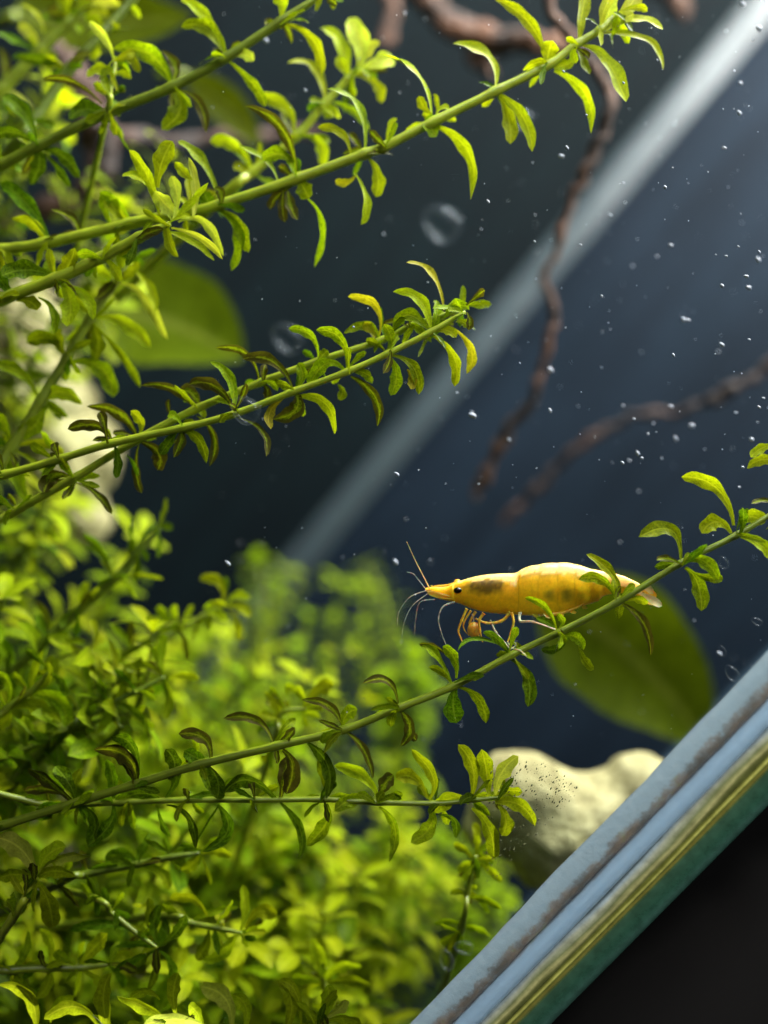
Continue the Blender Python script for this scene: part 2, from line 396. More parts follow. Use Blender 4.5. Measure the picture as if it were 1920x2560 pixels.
stone('stone', [(1300, 1990, .112, 118, 1), (1390, 2070, .113, 150, 2), (1500, 2045, .113, 115, 5), (1600, 1975, .113, 98, 4), (1470, 2130, .114, 125, 3), (1235, 2060, .113, 80, 8)], 'pale yellow knobbly stone by the near seam, below the shrimp')
stone('stone', [(110, 1000, .150, 130, 11), (180, 1140, .150, 120, 12), (200, 1290, .152, 75, 15), (60, 820, .152, 110, 14), (10, 900, .155, 150, 17)], 'pale cream stone behind the plants at the left edge')

def wood_mat(name, c1, c2, c3):
    t = NT(name); co = t.n('ShaderNodeTexCoord').outputs['Object']; uv = t.n('ShaderNodeUVMap').outputs[0]
    mp = t.n('ShaderNodeMapping'); mp.inputs['Scale'].default_value = (9, 1.2, 1); t.l(uv, mp.inputs[0])
    n = t.noise(mp.outputs[0], 1.2, 5, .6); n2 = t.noise(co, 110, 4)
    c = t.ramp(n.outputs['Fac'], [(.3, c1), (.6, c2), (.8, c3)]).outputs[0]
    c = t.mix(t.ramp(n2.outputs['Fac'], [(.45, (0, 0, 0)), (.62, (1, 1, 1))]).outputs[0], c, (c1[0] * .5, c1[1] * .5, c1[2] * .5))
    b = t.n('ShaderNodeBsdfPrincipled'); t.l(c, b.inputs['Base Color']); b.inputs['Roughness'].default_value = .75
    bp = t.n('ShaderNodeBump'); bp.inputs['Strength'].default_value = .8; bp.inputs['Distance'].default_value = .0008
    t.l(n.outputs['Fac'], bp.inputs['Height']); t.l(bp.outputs[0], b.inputs['Normal'])
    t.l(b.outputs[0], t.out.inputs[0]); return t.m
WOOD = wood_mat('wood_brown', (.03, .011, .004), (.11, .042, .015), (.21, .09, .034))
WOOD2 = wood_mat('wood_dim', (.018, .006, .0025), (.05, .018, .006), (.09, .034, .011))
def branch(parent, name, pts, mat, rough=.3, seg=14, seed=0):
    ctr = [Pv((p[0], p[1], p[2])) for p in pts]; path = catmull(ctr, 10)
    path = [q + Vector((noise.noise(q * 420), noise.noise(q * 420 + Vector((9, 0, 0))), noise.noise(q * 420 + Vector((0, 9, 0))))) * .0011 for q in path]
    rad = lerp_r([p[3] * .68 / FPX * p[2] / 2 for p in pts], len(path))
    vs, fs, uv = tube(path, rad, seg, rough, 260, seed)
    return mesh_obj(name, vs, fs, mat, parent, ctr[0], uvs=uv)
def wood(name, label, parts, mat, seed=0):
    e = empty(name, Pv(parts[0][1][0][:3]), label, 'driftwood')
    for k, (nm, pts) in enumerate(parts): branch(e, nm, pts, mat, .6, 16, seed + k * 3)
wood('driftwood_twig', 'thin brown driftwood twig hanging down across the pale far seam', [
    ('twig', [(1340, -60, .120, 40), (1385, 30, .121, 44), (1425, 100, .122, 44), (1490, 170, .124, 40), (1532, 250, .126, 44), (1490, 350, .127, 42), (1440, 490, .130, 38), (1395, 610, .132, 32), (1368, 690, .134, 26), (1385, 790, .136, 28), (1365, 880, .138, 32), (1330, 990, .141, 34), (1280, 1060, .144, 40), (1240, 1140, .147, 42), (1200, 1210, .149, 40), (1185, 1245, .150, 30)])], WOOD, 2)
wood('driftwood_twig', 'mirror image of the twig, built as dim solid wood, slanting in from the right edge behind the bubbles', [
    ('twig', [(1990, 860, .150, 44), (1900, 930, .152, 34), (1850, 962, .153, 30), (1805, 992, .155, 48), (1740, 1010, .158, 24), (1690, 1040, .16, 34), (1640, 1030, .161, 26), (1540, 1055, .165, 32), (1450, 1115, .168, 26), (1370, 1190, .172, 34), (1310, 1250, .175, 26), (1255, 1300, .177, 30)])], WOOD2, 5)  # reflection of the hanging twig, modelled as a solid second one
wood('driftwood', 'blurred thick brown driftwood branches at the top behind the leaves', [
    ('branch', [(1010, -90, .165, 90), (1080, 20, .165, 85), (1170, 80, .165, 95), (1260, 110, .162, 80), (1350, 105, .158, 75), (1440, 130, .155, 60)]),
    ('branch', [(985, -60, .18, 60), (975, 40, .18, 45), (955, 110, .18, 35)]),
    ('branch', [(1170, 90, .165, 60), (1200, 150, .166, 60), (1230, 185, .168, 30)]),
    ('branch', [(1640, -60, .18, 90), (1690, 0, .18, 70), (1720, 40, .18, 30)])], WOOD, 9)
wood('driftwood', 'blurred dark brown driftwood trunk behind the plants at upper left', [
    ('branch', [(120, 120, .135, 90), (190, 190, .137, 110), (235, 300, .139, 120), (255, 420, .141, 110), (200, 500, .143, 90), (90, 530, .145, 70), (-40, 580, .147, 70)]),
    ('branch', [(240, 330, .14, 70), (420, 350, .15, 50), (640, 340, .16, 40), (800, 330, .165, 30)])], WOOD2, 14)

def broad_leaf(name, label, b, c, t, w, d, mat, tw=0, bulge=.004):
    e = empty(name, P(b[0], b[1], d), label, 'broad leaf', 'broad blurred leaves')
    o = make_leaf(e, b, c, t, w, d, mat, tw=tw, prof='broad', ns=24, nw=10, dz=bulge, name='blade', wave=.025)
    pts = [P(b[0] + (b[0] - c[0]) * .6, b[1] + (b[1] - c[1]) * .6 + 40, d + .006), P(b[0], b[1], d)]
    path = catmull(pts, 6); vs, fs, uv = tube(path, [.0009] * len(path), 8)
    mesh_obj('stalk', vs, fs, ST['g'], e, pts[1], uvs=uv)

# ------------------------------------------------------------------ leaves and stems
def prof_w(v, kind):
    if kind == 'broad': return max(0, math.sin(math.pi * min(1, v ** .85))) ** .75
    a = (.20 + .8 * min(1, v / .55) ** 1.3) if v < .55 else max(0, 1 - ((v - .55) / .45) ** 2.8) ** .5
    if kind == 'lance': a = (.22 + .78 * math.sin(min(1, v / .45) * math.pi / 2)) if v < .45 else max(0, 1 - ((v - .45) / .55) ** 2.0) ** .65
    return a
def make_leaf(parent, b, c, t, wpx, d, mat, tw=0, tw2=None, prof=None, ns=16, nw=6, dz=None, d_tip=None, name='leaf', cup=.25, wave=.11):
    """b, c, t: base, control and tip in photograph pixels; d: distance of the base."""
    rnd = random.Random(int(b[0] * 13 + b[1] * 7 + t[0] * 3 + t[1]))
    L = math.hypot(t[0] - b[0], t[1] - b[1]) / FPX * d
    if dz is None: dz = rnd.uniform(-.18, .28) * L
    if d_tip is None: d_tip = rnd.uniform(-.22, .22) * L
    B = P(b[0], b[1], d); C = P(c[0], c[1], d + dz); T = P(t[0], t[1], d + d_tip)
    if tw2 is None: tw2 = tw + rnd.uniform(-28, 28)
    if prof is None: prof = rnd.choice(['spat', 'spat', 'spat', 'lance'])
    W = wpx / FPX * d / 2
    side = (T - B).cross(VIEW).normalized() * L
    C2 = C.lerp(T, .42) + side * rnd.uniform(-.07, .07); C1 = B.lerp(C, .72) + side * rnd.uniform(-.05, .05)
    sgn = rnd.choice((-1, 1)); ph = rnd.uniform(0, 6)
    vs, fs, uv = [], [], []
    for j in range(ns + 1):
        v = j / ns
        p = B * (1 - v) ** 3 + C1 * 3 * v * (1 - v) ** 2 + C2 * 3 * v * v * (1 - v) + T * v ** 3
        tg = ((C1 - B) * (1 - v) ** 2 + (C2 - C1) * 2 * v * (1 - v) + (T - C2) * v * v).normalized()
        s = tg.cross(VIEW)
        s = s.normalized() if s.length > 1e-4 else R3 @ Vector((1, 0, 0))
        nn = s.cross(tg).normalized()
        a = math.radians(tw + (tw2 - tw) * v) * sgn
        wd = s * math.cos(a) + nn * math.sin(a); nd = nn * math.cos(a) - s * math.sin(a)
        ww = W * max(prof_w(v, prof), .03)
        for i in range(nw + 1):
            u = 2 * i / nw - 1
            edge = 1 + wave * math.sin(v * 17 + ph + u) * abs(u)
            off = cup * ww * (u * u) + wave * 1.6 * ww * abs(u) ** 2 * math.sin(v * 13 + ph + (2.1 if u > 0 else 0)) - .05 * ww * (1 - abs(u))
            vs.append(p + wd * (u * ww * edge) + nd * off); uv.append((i / nw, v))
    for j in range(ns):
        for i in range(nw):
            q = j * (nw + 1) + i; fs.append((q, q + 1, q + nw + 2, q + nw + 1))
    return mesh_obj(name, vs, fs, mat, parent, B, uvs=uv)

ZOOM = {'O': (0, 0, .8641), '1': (960, 1320, 2.183), '2': (0, 0, 1.728), '3': (960, 0, 1.728), '4': (0, 640, 1.728),
        '5': (960, 640, 1.728), '6': (0, 1280, 1.728), '7': (960, 1600, 1.728), '8': (0, 1920, 1.728)}
def zp(z, x, y):
    ox, oy, s = ZOOM[z]; return (ox + x / s, oy + y / s)
def plant(label, z, stem, r, dep, leaves, sm='g', cls='m', group='hero stem plants', name='stem_plant', extra=4):
    """stem: points in zoom z; r: width in photograph px; dep: list of distances along the stem; leaves: (zoom, bx,by,cx,cy,tx,ty,w,class,twist)"""
    pts = [zp(z, *p[:2]) for p in stem]
    dep = [dep[0]] + list(dep)
    if pts[0][0] < 0:
        q = 120 / math.hypot(pts[0][0] - pts[1][0], pts[0][1] - pts[1][1]); pts[0] = (pts[0][0] + (pts[0][0] - pts[1][0]) * q, pts[0][1] + (pts[0][1] - pts[1][1]) * q)
    vx, vy = pts[0][0] - pts[1][0], pts[0][1] - pts[1][1]; q = 260 / max(1, math.hypot(vx, vy))
    pts = [(pts[0][0] + vx * q - 60, pts[0][1] + vy * q + 90)] + pts
    n = len(pts); ds = [.0855 + (q - .0855) * .62 for q in lerp_r(dep[1:], n - 1)]; ds = [ds[0] + .014] + ds
    ctr = [P(p[0], p[1], d) for p, d in zip(pts, ds)]
    e = empty(name, ctr[0], label, 'aquatic plant', group)
    path = catmull(ctr, 8)
    dd = lerp_r(ds, len(path))
    rad = []
    for i in range(len(path)):
        f = i / (len(path) - 1); near = abs((i + 4) % 8 - 4)
        rr = .86 * r * (1 - .35 * f) * (1 if i < len(path) - 5 else 1 - .11 * (i - len(path) + 6))
        rad.append(rr * (1.22 if near == 0 else (1.06 if near == 1 else 1)) / FPX * dd[i] / 2)
    vs, fs, uv = tube(path, rad, 10, .05, 700)
    mesh_obj('stem', vs, fs, ST[sm], e, ctr[0], uvs=uv)
    for lf in leaves:
        zz = lf[0]; s = ZOOM[zz][2]
        b = zp(zz, lf[1], lf[2]); c = zp(zz, lf[3], lf[4]); t = zp(zz, lf[5], lf[6])
        # distance of the nearest stem point
        k = min(range(n * 8 - 8), key=lambda q: (lambda f, i: (pts[i][0] + (pts[i + 1][0] - pts[i][0]) * f - b[0]) ** 2 + (pts[i][1] + (pts[i + 1][1] - pts[i][1]) * f - b[1]) ** 2)(q % 8 / 8, q // 8))
        f, i = k % 8 / 8, k // 8
        d = ds[i] + (ds[i + 1] - ds[i]) * f
        cl = lf[8] if len(lf) > 8 and lf[8] else cls
        tw = lf[9] if len(lf) > 9 else 25
        make_leaf(e, b, c, t, lf[7] / s * (.75 if tw < 30 else .9), d, LM[cl], tw=tw)
    # small side leaves crowding the nodes
    rx = random.Random(int(pts[1][0] * 3 + pts[1][1]))
    for i in range(1, n):
        for _ in range(extra):
            an = rx.uniform(0, 6.28); L = rx.uniform(34, 82) * (1.0 if r > 20 else .85)
            jx, jy = pts[i][0] + rx.uniform(-8, 8), pts[i][1] + rx.uniform(-8, 8)
            tp = (jx + math.cos(an) * L, jy + math.sin(an) * L); cp = (jx + math.cos(an) * L * .55 + rx.uniform(-14, 14), jy + math.sin(an) * L * .55 - rx.uniform(0, 22))
            make_leaf(e, (jx, jy), cp, tp, rx.uniform(14, 24), ds[i] + rx.choice((-.0008, .0012)), LM[rx.choice((cls, cls, 'd', 'o', 'm'))], tw=rx.uniform(0, 45), ns=10, nw=4, d_tip=rx.uniform(-.5, .6) * L / FPX * ds[i])
    return e
# DATA
broad_leaf('broad_leaf', 'broad smooth olive green leaf blurred behind the stems at left', (180, 770), (430, 765), (605, 900), 300, .150, LM['w'], 15)
broad_leaf('broad_leaf', 'broad olive green leaf blurred below the tail of the shrimp', (1345, 1480), (1530, 1560), (1775, 1880), 330, .145, LM['w'], 10)
broad_leaf('broad_leaf', 'bright green blurred leaf in the top left corner', (40, 40), (160, 60), (480, 40), 190, .14, LM['w'], 10)
broad_leaf('broad_leaf', 'slim blurred green leaf pointing down behind the second stem', (460, 190), (560, 260), (650, 370), 95, .15, LM['w'], 20)

plant('long upper stem plant with bright curled leaves reaching the top right', '2',
      [(-40, 1088), (0, 1080), (200, 1050), (570, 965), (820, 915), (945, 885), (1275, 775), (1575, 665), (1659, 635), (1875, 525), (2140, 395), (2370, 280), (2490, 192), (2590, 130), (2660, 60)],
      34, [.098, .095, .093, .092], [
    ('3', 215, 500, 190, 550, 228, 590, 105, 'm', 5), ('3', 205, 490, 180, 280, -20, 238, 66, 'b', 40), ('3', 230, 545, 420, 620, 375, 862, 62, 'b', 35),
    ('3', 205, 490, 165, 470, 150, 415, 55, 'b', 15), ('3', 225, 490, 255, 450, 280, 470, 42, 'b', 20),
    ('3', 480, 385, 505, 215, 298, 188, 78, 'b', 35), ('3', 490, 405, 610, 440, 640, 655, 58, 'b', 30), ('3', 500, 420, 545, 500, 545, 622, 88, 'b', 8),
    ('3', 700, 295, 705, 230, 728, 175, 100, 'b', 5), ('3', 720, 275, 770, 300, 825, 262, 62, 'b', 10), ('3', 690, 215, 650, 50, 480, 0, 68, 'b', 28), ('3', 735, 305, 925, 390, 895, 575, 52, 'b', 32),
    ('3', 845, 190, 830, 80, 885, -50, 76, 'b', 8), ('3', 845, 195, 1000, 200, 1045, 440, 100, 'b', 15), ('3', 930, 145, 1180, 110, 1205, 302, 60, 'b', 25),
    ('3', 950, 130, 1090, 20, 1205, 128, 70, 'p', 15), ('3', 960, 120, 990, 20, 960, -70, 90, 'p', 8), ('3', 970, 110, 1060, 40, 1100, -50, 90, 'p', 10), ('3', 940, 125, 930, 40, 1010, -80, 70, 'p', 15), ('3', 960, 130, 1010, 90, 1080, 60, 80, 'p', 5),
    ('2', 1575, 650, 1610, 420, 1412, 385, 68, 'm', 35), ('2', 1590, 680, 1650, 760, 1622, 850, 80, 'b', 12), ('2', 1530, 745, 1625, 860, 1560, 970, 46, 'b', 35),
    ('2', 1540, 755, 1500, 810, 1448, 780, 46, 'y', 15), ('2', 1515, 675, 1505, 555, 1372, 550, 48, 'b', 30),
    ('2', 1280, 745, 1240, 510, 1060, 458, 56, 'o', 35), ('2', 1270, 725, 1220, 620, 1130, 690, 85, 'm', 5), ('2', 1290, 770, 1310, 800, 1335, 858, 100, 'm', 5),
    ('2', 1260, 805, 1200, 830, 1165, 905, 78, 'o', 10), ('2', 1245, 825, 1250, 900, 1285, 950, 66, 'o', 15), ('2', 1225, 810, 1210, 880, 1230, 960, 60, 'o', 10), ('2', 1330, 858, 1440, 960, 1358, 1155, 50, 'm', 38),
    ('2', 1200, 785, 1170, 670, 1030, 630, 44, 'm', 35),
    ('2', 945, 870, 890, 650, 768, 610, 62, 'm', 30), ('2', 940, 905, 890, 890, 880, 825, 84, 'd', 5), ('2', 945, 905, 1085, 1000, 1000, 1170, 90, 'm', 18), ('2', 950, 910, 1050, 930, 1075, 1090, 70, 'm', 30),
    ('2', 570, 970, 520, 860, 430, 830, 60, 'm', 25), ('2', 200, 1055, 180, 940, 50, 945, 70, 'b', 25), ('2', 205, 1060, 240, 1130, 200, 1230, 70, 'm', 15), ('2', 490, 985, 430, 900, 450, 830, 60, 'm', 20), ('2', 500, 990, 530, 1080, 480, 1130, 60, 'm', 20),
    ('2', 210, 1040, 150, 900, 0, 790, 90, 'd', 15), ('2', 340, 1010, 340, 930, 220, 905, 55, 'o', 25), ('2', 560, 960, 490, 900, 470, 850, 80, 'b', 10)], 'b', 'b')
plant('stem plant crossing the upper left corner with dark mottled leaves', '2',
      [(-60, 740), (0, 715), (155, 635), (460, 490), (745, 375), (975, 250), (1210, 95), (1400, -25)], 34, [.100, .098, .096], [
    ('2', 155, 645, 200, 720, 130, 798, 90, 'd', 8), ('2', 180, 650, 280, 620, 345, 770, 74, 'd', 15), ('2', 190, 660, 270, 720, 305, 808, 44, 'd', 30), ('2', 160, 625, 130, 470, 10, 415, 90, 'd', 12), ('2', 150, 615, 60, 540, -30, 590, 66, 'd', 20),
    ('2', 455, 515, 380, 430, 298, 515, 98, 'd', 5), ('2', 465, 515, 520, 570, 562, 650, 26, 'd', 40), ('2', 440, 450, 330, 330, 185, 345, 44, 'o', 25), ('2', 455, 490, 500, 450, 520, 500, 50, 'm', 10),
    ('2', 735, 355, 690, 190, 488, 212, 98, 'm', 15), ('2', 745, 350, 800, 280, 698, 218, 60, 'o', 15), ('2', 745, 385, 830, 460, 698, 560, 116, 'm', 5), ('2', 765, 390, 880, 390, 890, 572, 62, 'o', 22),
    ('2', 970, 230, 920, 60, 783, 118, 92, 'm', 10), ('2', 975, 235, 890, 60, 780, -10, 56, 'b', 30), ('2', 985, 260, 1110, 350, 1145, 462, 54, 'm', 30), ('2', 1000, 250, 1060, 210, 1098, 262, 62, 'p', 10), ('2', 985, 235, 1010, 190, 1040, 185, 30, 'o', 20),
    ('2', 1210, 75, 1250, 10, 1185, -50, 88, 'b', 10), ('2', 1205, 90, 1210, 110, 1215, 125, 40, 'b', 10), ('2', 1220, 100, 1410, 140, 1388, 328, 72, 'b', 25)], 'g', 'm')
plant('stem plant topped by a pale straw coloured rosette at left', '4',
      [(-60, 215), (0, 190), (240, 100), (430, 10), (600, -80), (735, -140)], 40, [.092, .091, .090], [
    ('2', 690, 940, 660, 800, 558, 648, 72, 'b', 12), ('2', 680, 810, 680, 700, 745, 610, 108, 'b', 3), ('2', 690, 870, 610, 735, 528, 762, 62, 'b', 20), ('2', 835, 935, 880, 800, 815, 680, 52, 'p', 15),
    ('2', 805, 940, 720, 920, 668, 825, 92, 'p', 5), ('2', 770, 960, 900, 890, 965, 1105, 58, 'p', 20), ('2', 740, 985, 870, 990, 962, 1120, 48, 'p', 25), ('2', 720, 1000, 830, 1020, 925, 1125, 48, 'b', 25),
    ('2', 700, 985, 600, 1040, 515, 1110, 66, 'b', 12), ('2', 830, 780, 790, 740, 755, 700, 56, 'b', 8), ('2', 750, 950, 790, 830, 740, 760, 70, 'p', 8), ('2', 720, 960, 730, 1050, 770, 1110, 60, 'b', 10), ('2', 760, 940, 850, 870, 900, 790, 60, 'b', 15),
    ('4', 260, 110, 340, 170, 290, 305, 104, 'b', 6), ('4', 270, 120, 390, 150, 402, 275, 62, 'b', 20), ('4', 165, 180, 260, 220, 235, 335, 50, 'm', 25), ('4', 240, 92, 120, 20, 8, 85, 112, 'd', 5), ('4', 240, 90, 215, 40, 215, -30, 54, 'b', 10), ('4', 250, 90, 310, 50, 322, -35, 92, 'b', 8),
    ('4', 60, 170, 20, 120, -30, 60, 80, 'd', 10), ('4', 70, 190, 150, 180, 160, 235, 80, 'b', 12), ('4', 450, 10, 500, 40, 520, 110, 60, 'b', 12)], 'b', 'b')
plant('stem plant rising at left with broad green leaf pairs', '4',
      [(-40, 960), (50, 830), (180, 620), (290, 440), (390, 270), (500, 110), (560, 30)], 34, [.098, .100, .102], [
    ('4', 500, 100, 550, 30, 520, -60, 72, 'b', 10), ('4', 500, 105, 450, 50, 388, 30, 62, 'b', 15), ('4', 515, 120, 640, 110, 722, 358, 62, 'p', 18), ('4', 510, 110, 570, 60, 598, 25, 56, 'b', 10), ('4', 560, 45, 710, 150, 668, 245, 50, 'b', 28),
    ('4', 280, 430, 220, 310, 115, 375, 92, 'm', 8), ('4', 280, 430, 240, 380, 250, 315, 84, 'b', 10), ('4', 300, 460, 450, 440, 490, 610, 104, 'm', 8), ('4', 285, 430, 310, 380, 335, 330, 54, 'm', 15),
    ('4', 390, 280, 440, 360, 408, 455, 98, 'm', 6), ('4', 400, 290, 540, 420, 606, 568, 60, 'm', 25), ('4', 400, 270, 540, 230, 650, 395, 84, 'b', 12), ('4', 390, 265, 350, 200, 300, 180, 60, 'b', 12),
    ('4', 170, 620, 100, 460, -20, 465, 74, 'm', 18), ('4', 190, 625, 250, 540, 355, 640, 84, 'b', 8), ('4', 180, 640, 190, 730, 75, 780, 94, 'm', 6),
    ('4', 50, 820, 30, 710, -30, 690, 84, 'm', 10), ('4', 60, 825, 180, 770, 278, 855, 62, 'b', 15), ('4', 70, 840, 170, 890, 232, 955, 54, 'm', 18), ('4', 45, 830, 10, 790, -30, 800, 44, 'd', 20), ('4', 20, 860, 80, 930, 110, 1060, 80, 'm', 10)], 'g', 'm')
plant('upper of two crossing stems with brown edged leaves at centre', '4',
      [(-40, 1165), (60, 1106), (320, 960), (600, 790), (850, 660), (1130, 545), (1370, 455), (1659, 360), (1780, 300), (1918, 258), (2000, 225)], 26, [.0925, .091, .090], [
    ('4', 1375, 440, 1380, 310, 1246, 314, 52, 'm', 28), ('4', 1460, 555, 1500, 590, 1460, 618, 56, 'm', 5), ('4', 1120, 545, 1100, 390, 932, 397, 52, 'o', 25), ('4', 1130, 545, 1170, 580, 1150, 620, 50, 'o', 10),
    ('4', 860, 645, 810, 540, 775, 605, 84, 'o', 5), ('4', 840, 655, 760, 550, 608, 560, 52, 'o', 25), ('4', 750, 700, 715, 660, 730, 618, 34, 'o', 20), ('4', 850, 690, 975, 760, 905, 908, 46, 'o', 30),
    ('4', 590, 775, 540, 630, 375, 650, 72, 'o', 15), ('4', 600, 770, 640, 720, 565, 668, 64, 'b', 10), ('4', 600, 800, 730, 840, 680, 925, 92, 'o', 5), ('4', 600, 815, 580, 920, 612, 1025, 54, 'o', 25), ('4', 545, 860, 590, 890, 600, 950, 40, 'd', 25),
    ('4', 300, 955, 210, 910, 188, 1025, 96, 'o', 5), ('4', 290, 965, 240, 990, 200, 990, 70, 'o', 15), ('4', 320, 980, 430, 1010, 482, 1115, 36, 'o', 35), ('4', 310, 950, 300, 890, 215, 850, 44, 'o', 25), ('4', 60, 1110, 20, 1040, -30, 1050, 60, 'd', 20),
    ('4', 1640, 360, 1600, 250, 1485, 335, 58, 'm', 15), ('4', 1640, 340, 1670, 160, 1503, 176, 50, 'y', 30), ('4', 1620, 350, 1600, 310, 1575, 285, 60, 'y', 5),
    ('5', 258, 235, 240, 50, 98, 28, 50, 'y', 35), ('5', 270, 245, 310, 180, 368, 232, 64, 'm', 8), ('5', 310, 320, 420, 400, 358, 508, 62, 'y', 22), ('5', 310, 285, 345, 275, 364, 312, 46, 'm', 10)], 'b', 'm')
plant('lower of two crossing stems with a cut tip at centre', '4',
      [(-40, 960), (20, 945), (250, 880), (480, 810), (800, 740), (1020, 680), (1270, 585), (1500, 500), (1680, 420), (1858, 330), (2010, 240)], 26, [.090, .0885, .0875], [
    ('4', 1500, 490, 1515, 310, 1366, 320, 68, 'm', 22), ('4', 1490, 495, 1390, 400, 1335, 565, 86, 'm', 12), ('4', 1510, 505, 1560, 480, 1602, 522, 50, 'm', 12), ('4', 1515, 520, 1675, 600, 1630, 735, 54, 'o', 30),
    ('4', 1265, 570, 1200, 400, 1048, 445, 70, 'o', 15), ('4', 1280, 570, 1335, 520, 1288, 462, 62, 'm', 10), ('4', 1280, 592, 1320, 690, 1180, 705, 96, 'o', 5), ('4', 1285, 605, 1450, 600, 1446, 768, 66, 'b', 15), ('4', 1240, 600, 1140, 660, 1170, 748, 58, 'y', 12),
    ('4', 1010, 660, 1040, 500, 908, 458, 58, 'm', 20), ('4', 1010, 665, 940, 520, 815, 555, 78, 'o', 12), ('4', 1030, 700, 1170, 740, 1150, 865, 50, 'o', 28), ('4', 780, 750, 890, 770, 892, 895, 64, 'm', 18), ('4', 770, 750, 740, 800, 690, 858, 66, 'd', 12), ('4', 760, 740, 820, 760, 750, 870, 60, 'o', 15),
    ('4', 485, 800, 440, 680, 292, 748, 68, 'o', 12), ('4', 490, 810, 520, 880, 500, 960, 50, 'd', 20), ('4', 250, 880, 220, 930, 180, 950, 50, 'm', 20),
    ('5', 200, 310, 190, 150, 40, 154, 68, 'b', 15), ('5', 190, 315, 90, 200, 42, 318, 80, 'm', 8), ('5', 215, 330, 270, 300, 312, 352, 64, 'b', 10), ('5', 215, 345, 360, 430, 304, 563, 74, 'b', 18),
    ('5', 10, 410, 60, 370, 0, 295, 66, 'm', 12), ('5', 30, 430, 160, 430, 150, 598, 68, 'm', 18), ('5', 25, 435, 75, 500, 28, 602, 74, 'm', 10), ('5', 100, 490, 130, 530, 115, 575, 54, 'y', 5)], 'b', 'm')
plant('long stem under the shrimp running across to the right edge', 'O',
      [(-30, 1795), (0, 1785), (160, 1735), (290, 1695), (430, 1652), (595, 1612), (740, 1577), (860, 1530), (980, 1482), (1105, 1415), (1210, 1365), (1335, 1300), (1470, 1217), (1590, 1157), (1690, 1095)], 27,
      [.0905, .088, .0855, .0835, .0825], [
    ('O', 1585, 1135, 1565, 1015, 1472, 1030, 42, 'b', 10), ('O', 1580, 1152, 1545, 1100, 1516, 1152, 48, 'b', 8), ('O', 1600, 1142, 1615, 1095, 1652, 1130, 48, 'b', 8), ('O', 1600, 1160, 1645, 1165, 1668, 1208, 38, 'b', 18),
    ('O', 1690, 962, 1640, 955, 1622, 988, 28, 'b', 15), ('O', 1690, 1000, 1640, 980, 1614, 1012, 32, 'b', 8), ('O', 1690, 1095, 1690, 1040, 1675, 980, 24, 'm', 30),
    ('O', 1470, 1207, 1470, 1110, 1380, 1160, 46, 'm', 12), ('O', 1478, 1217, 1515, 1185, 1552, 1252, 38, 'm', 15), ('O', 1480, 1226, 1515, 1250, 1515, 1320, 46, 'm', 12), ('O', 1495, 1235, 1530, 1250, 1562, 1250, 28, 'm', 20),
    ('1', 1285, 385, 1300, 230, 1104, 143, 80, 'm', 15), ('1', 1270, 385, 1200, 235, 1062, 282, 80, 'm', 8), ('1', 1300, 415, 1480, 510, 1455, 695, 74, 'o', 22), ('1', 1315, 402, 1380, 360, 1438, 415, 58, 'b', 8),
    ('1', 945, 565, 905, 410, 768, 382, 52, 'm', 25), ('1', 955, 545, 1000, 510, 943, 470, 50, 'm', 15), ('1', 1005, 600, 950, 680, 858, 660, 64, 'd', 8), ('1', 980, 590, 1070, 575, 1088, 665, 76, 'm', 12), ('1', 1060, 640, 1080, 720, 1145, 772, 62, 'm', 10),
    ('1', 690, 690, 600, 560, 540, 572, 60, 'd', 15), ('1', 640, 640, 450, 540, 404, 670, 34, 'd', 28), ('O', 1105, 1425, 1165, 1450, 1140, 1527, 40, 'd', 15), ('1', 700, 690, 760, 650, 705, 628, 56, 'm', 10),
    ('1', 395, 820, 395, 690, 320, 645, 84, 'm', 10), ('1', 370, 720, 280, 600, 192, 632, 52, 'o', 18),
    ('O', 985, 1483, 970, 1520, 986, 1562, 56, 'd', 5), ('O', 990, 1484, 1045, 1490, 1050, 1562, 36, 'm', 15), ('O', 975, 1475, 945, 1400, 908, 1392, 26, 'm', 25),
    ('O', 860, 1522, 855, 1440, 783, 1477, 26, 'o', 22), ('O', 865, 1535, 905, 1570, 865, 1612, 32, 'o', 10), ('O', 868, 1530, 880, 1510, 900, 1520, 20, 'm', 10), ('O', 870, 1540, 890, 1585, 900, 1600, 26, 'o', 20),
    ('O', 738, 1565, 720, 1500, 652, 1512, 25, 'o', 25), ('O', 740, 1573, 740, 1535, 772, 1533, 42, 'm', 8), ('O', 745, 1580, 805, 1620, 806, 1682, 25, 'o', 28),
    ('O', 590, 1605, 570, 1530, 483, 1552, 27, 'o', 22), ('O', 600, 1605, 620, 1600, 638, 1572, 28, 'o', 15), ('O', 610, 1620, 650, 1650, 618, 1715, 50, 'o', 5), ('O', 665, 1605, 725, 1650, 705, 1725, 40, 'd', 12),
    ('O', 455, 1645, 465, 1570, 386, 1585, 36, 'o', 18), ('O', 455, 1650, 430, 1645, 398, 1622, 42, 'd', 12), ('O', 450, 1655, 485, 1690, 468, 1725, 48, 'd', 8),
    ('O', 295, 1685, 295, 1610, 203, 1620, 54, 'o', 12), ('O', 300, 1675, 305, 1590, 240, 1590, 42, 'd', 20), ('O', 365, 1685, 395, 1650, 358, 1618, 44, 'd', 10),
    ('O', 160, 1735, 110, 1690, 60, 1660, 44, 'o', 15), ('O', 165, 1735, 150, 1680, 120, 1655, 40, 'd', 15), ('O', 170, 1740, 230, 1760, 190, 1830, 45, 'd', 12)], 'g', 'm')
